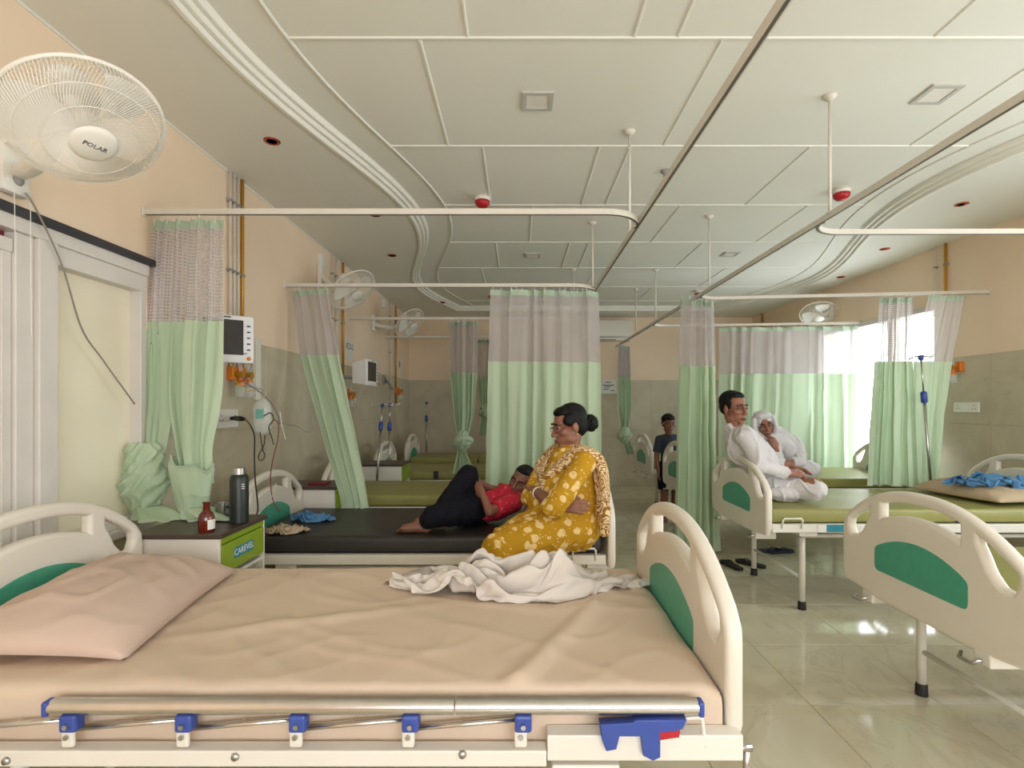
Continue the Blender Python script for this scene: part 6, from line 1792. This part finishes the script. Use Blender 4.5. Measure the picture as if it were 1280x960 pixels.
# ---- the child looking round the gathered curtain
def child_far():
    x, y = 1.785, 6.14
    r = thing('person', 'small child in a grey-blue shirt peering past the gathered curtain', 'person', (x, y, 0))
    F = headframe((x - 0.02, y - 0.02, 1.175), (0.12, -0.98, -0.08)); s = 0.92
    b = Fig(); head(b, F, s)
    b.limb([F @ Vector((0, -0.02, -0.05)), (x, y, 1.03)], [0.040, 0.045]); b.limb([(x, y, 0.66), (x, y, 0.82), (x, y, 0.95)], [0.085, 0.08, 0.085])
    for k in (-1, 1):
        b.limb([(x + k * 0.12, y, 0.99), (x + k * 0.155, y - 0.01, 0.80), (x + k * 0.15, y - 0.06, 0.62)], [0.036, 0.029, 0.021]); hand(b, (x + k * 0.15, y - 0.06, 0.62), (x + k * 0.15, y - 0.08, 0.5), (k, 0, 0), k, 0.3, 0.75)
        b.limb([(x + k * 0.06, y, 0.66), (x + k * 0.065, y - 0.01, 0.37), (x + k * 0.065, y, 0.07)], [0.068, 0.048, 0.032]); foot(b, (x + k * 0.065, y, 0.085), (x + k * 0.08, y - 0.2, 0.085), (0, 0, 1), 0.8)
    b.limb([(x - 0.12, y, 0.99), (x, y, 1.0), (x + 0.12, y, 0.99)], [0.04, 0.05, 0.04])
    body = b.fuse('body', 'skinB', r, 0.006, 3); face_parts(body, F, s)
    h = Fig()
    def e(c, rr): h.ell((0, 0, 0), (1, 1, 1), F @ Matrix.Translation(Vector(c) * s) @ Matrix.Diagonal((rr[0] * s, rr[1] * s, rr[2] * s, 1)))
    e((0, -0.022, 0.056), (0.082, 0.088, 0.076)); e((0, 0.035, 0.075), (0.064, 0.054, 0.032)); e((0, -0.045, 0.01), (0.075, 0.058, 0.066))
    h.fuse('hair', 'hairblack', r, 0.005, 2, 0.004, 60)
    t = Fig(); t.limb([(x, y, 0.64), (x, y, 0.82), (x, y, 0.96)], [0.105, 0.100, 0.10], flat_start=True); t.limb([(x - 0.12, y, 0.985), (x, y, 1.0), (x + 0.12, y, 0.985)], [0.05, 0.062, 0.05])
    for k in (-1, 1): t.limb([(x + k * 0.12, y, 0.985), (x + k * 0.15, y - 0.005, 0.84)], [0.052, 0.050], flat_end=True)
    t.fuse('shirt', 'greyshirt', r, 0.007, 3, 0.005, 14, 2)
    t = Fig()
    for k in (-1, 1): t.limb([(x + k * 0.055, y, 0.66), (x + k * 0.065, y - 0.01, 0.40)], [0.09, 0.075], flat_end=True)
    t.fuse('shorts', 'trouser', r, 0.007, 3, 0.004, 14, 2)
child_far()

# ------------------------------------------------------------------ wrapped ends of the curtain by the window, lying on the locker
D = 2.66
cx, cy = X(192, D), D - 0.065
def pr1(v): return 0.34 + 0.66 * math.sin(PI * min(1, v * 0.9 + 0.03)) ** 0.7 + 0.10 * math.sin(v * 12 + 0.6)
knot(c1, (cx, cy, (Z(552, D) + Z(640, D)) / 2), 0.098, (Z(552, D) - Z(640, D)) / 2, 1.7, name='wrapped_end', prof=pr1, twist=4.6, n=7)
def fan_tail(name, top, r0, bottom, rx, ry, seed, n=7):
    """pleated tail flaring from a tied point down onto the locker"""
    mb = MB(); t, b_ = Vector(top), Vector(bottom)
    def fn(u, v):
        a = u * 2 * PI; k = smoothstep(v)
        pl = math.sin(n * a + seed + 0.8 * v) * 0.22 * v + 0.10 * noise.noise(Vector((math.cos(a) * 2, math.sin(a) * 2 + seed, v * 2)))
        x_ = (r0 + (rx - r0) * v ** 0.8) * (1 + pl); y_ = (r0 + (ry - r0) * v ** 0.8) * (1 + pl)
        q = t.lerp(b_, v)
        return (q.x + x_ * math.cos(a), q.y + y_ * math.sin(a), q.z + 0.012 * math.sin(3 * a + seed) * v * (1 - v) * 4)
    mb.grid(fn, 70, 16)
    o = mb.build(name, 'curtain', c1, smooth=True)
    s_ = o.modifiers.new('thickness', 'SOLIDIFY'); s_.thickness = 0.004
    return o
zl = LT1 + 0.006
fan_tail('tail', (X(196, D), cy, Z(628, D)), 0.050, (X(200, 2.52), 2.53, zl), 0.110, 0.085, 1.3)
# the other end: the hem turned up as a cuff round the gathered cloth, two tails below
cx2 = X(253, D); cy2 = D - 0.078
ck = lerp_keys([(0, cx2, cy2, Z(576, D), .100, .068), (0.10, cx2, cy2, Z(580, D), .104, .070), (0.6, cx2 - .004, cy2, Z(612, D), .088, .062), (1, cx2 - .002, cy2, Z(638, D), .052, .045)])
mb = MB()
def cuff_fn(u, v):
    a = u * 2 * PI; x_, y_, z_, rx, ry = ck(v)
    q = 1 + 0.075 * math.sin(5 * a + 4.0 * v) * (0.25 + v) + 0.05 * math.sin(9 * a - 5 * v) * v + 0.14 * noise.noise(Vector((math.cos(a) * 1.5, math.sin(a) * 1.5, v * 2.5)))
    return (x_ + rx * q * math.cos(a), y_ + ry * q * math.sin(a), z_ - 0.034 * math.cos(a + 0.4) * (1 - v) + 0.012 * math.sin(4 * a) * (1 - v))
mb.grid(cuff_fn, 64, 22)
o = mb.build('cuff', 'curtain', c1, smooth=True)
MB().tube([cuff_fn(i / 48, 0.0) for i in range(49)], 0.005, 8, cap=False).build('cuff_hem', 'hem', c1, smooth=True)
s_ = o.modifiers.new('thickness', 'SOLIDIFY'); s_.thickness = 0.006
fan_tail('tail', (cx2 - .01, cy2, Z(630, D)), 0.046, (X(246, 2.52), 2.53, zl), 0.062, 0.060, 2.1, 5)
fan_tail('tail', (cx2 + .01, cy2, Z(630, D)), 0.044, (X(278, 2.53), 2.52, zl), 0.070, 0.062, 4.1, 5)

# black straps at the near edge of the mattress beyond the knotted curtain
ms_ = bpy.data.objects['mattress.003']
for px in (545, 590):
    p = at(px, 597, LBEDS[3] - 0.435)
    MB().b2(p.x - 0.03, p.x + 0.03, p.y - 0.008, p.y + 0.01, ZF[3] + 0.01, ZF[3] + 0.10, 0.004).build('strap', 'black', ms_)
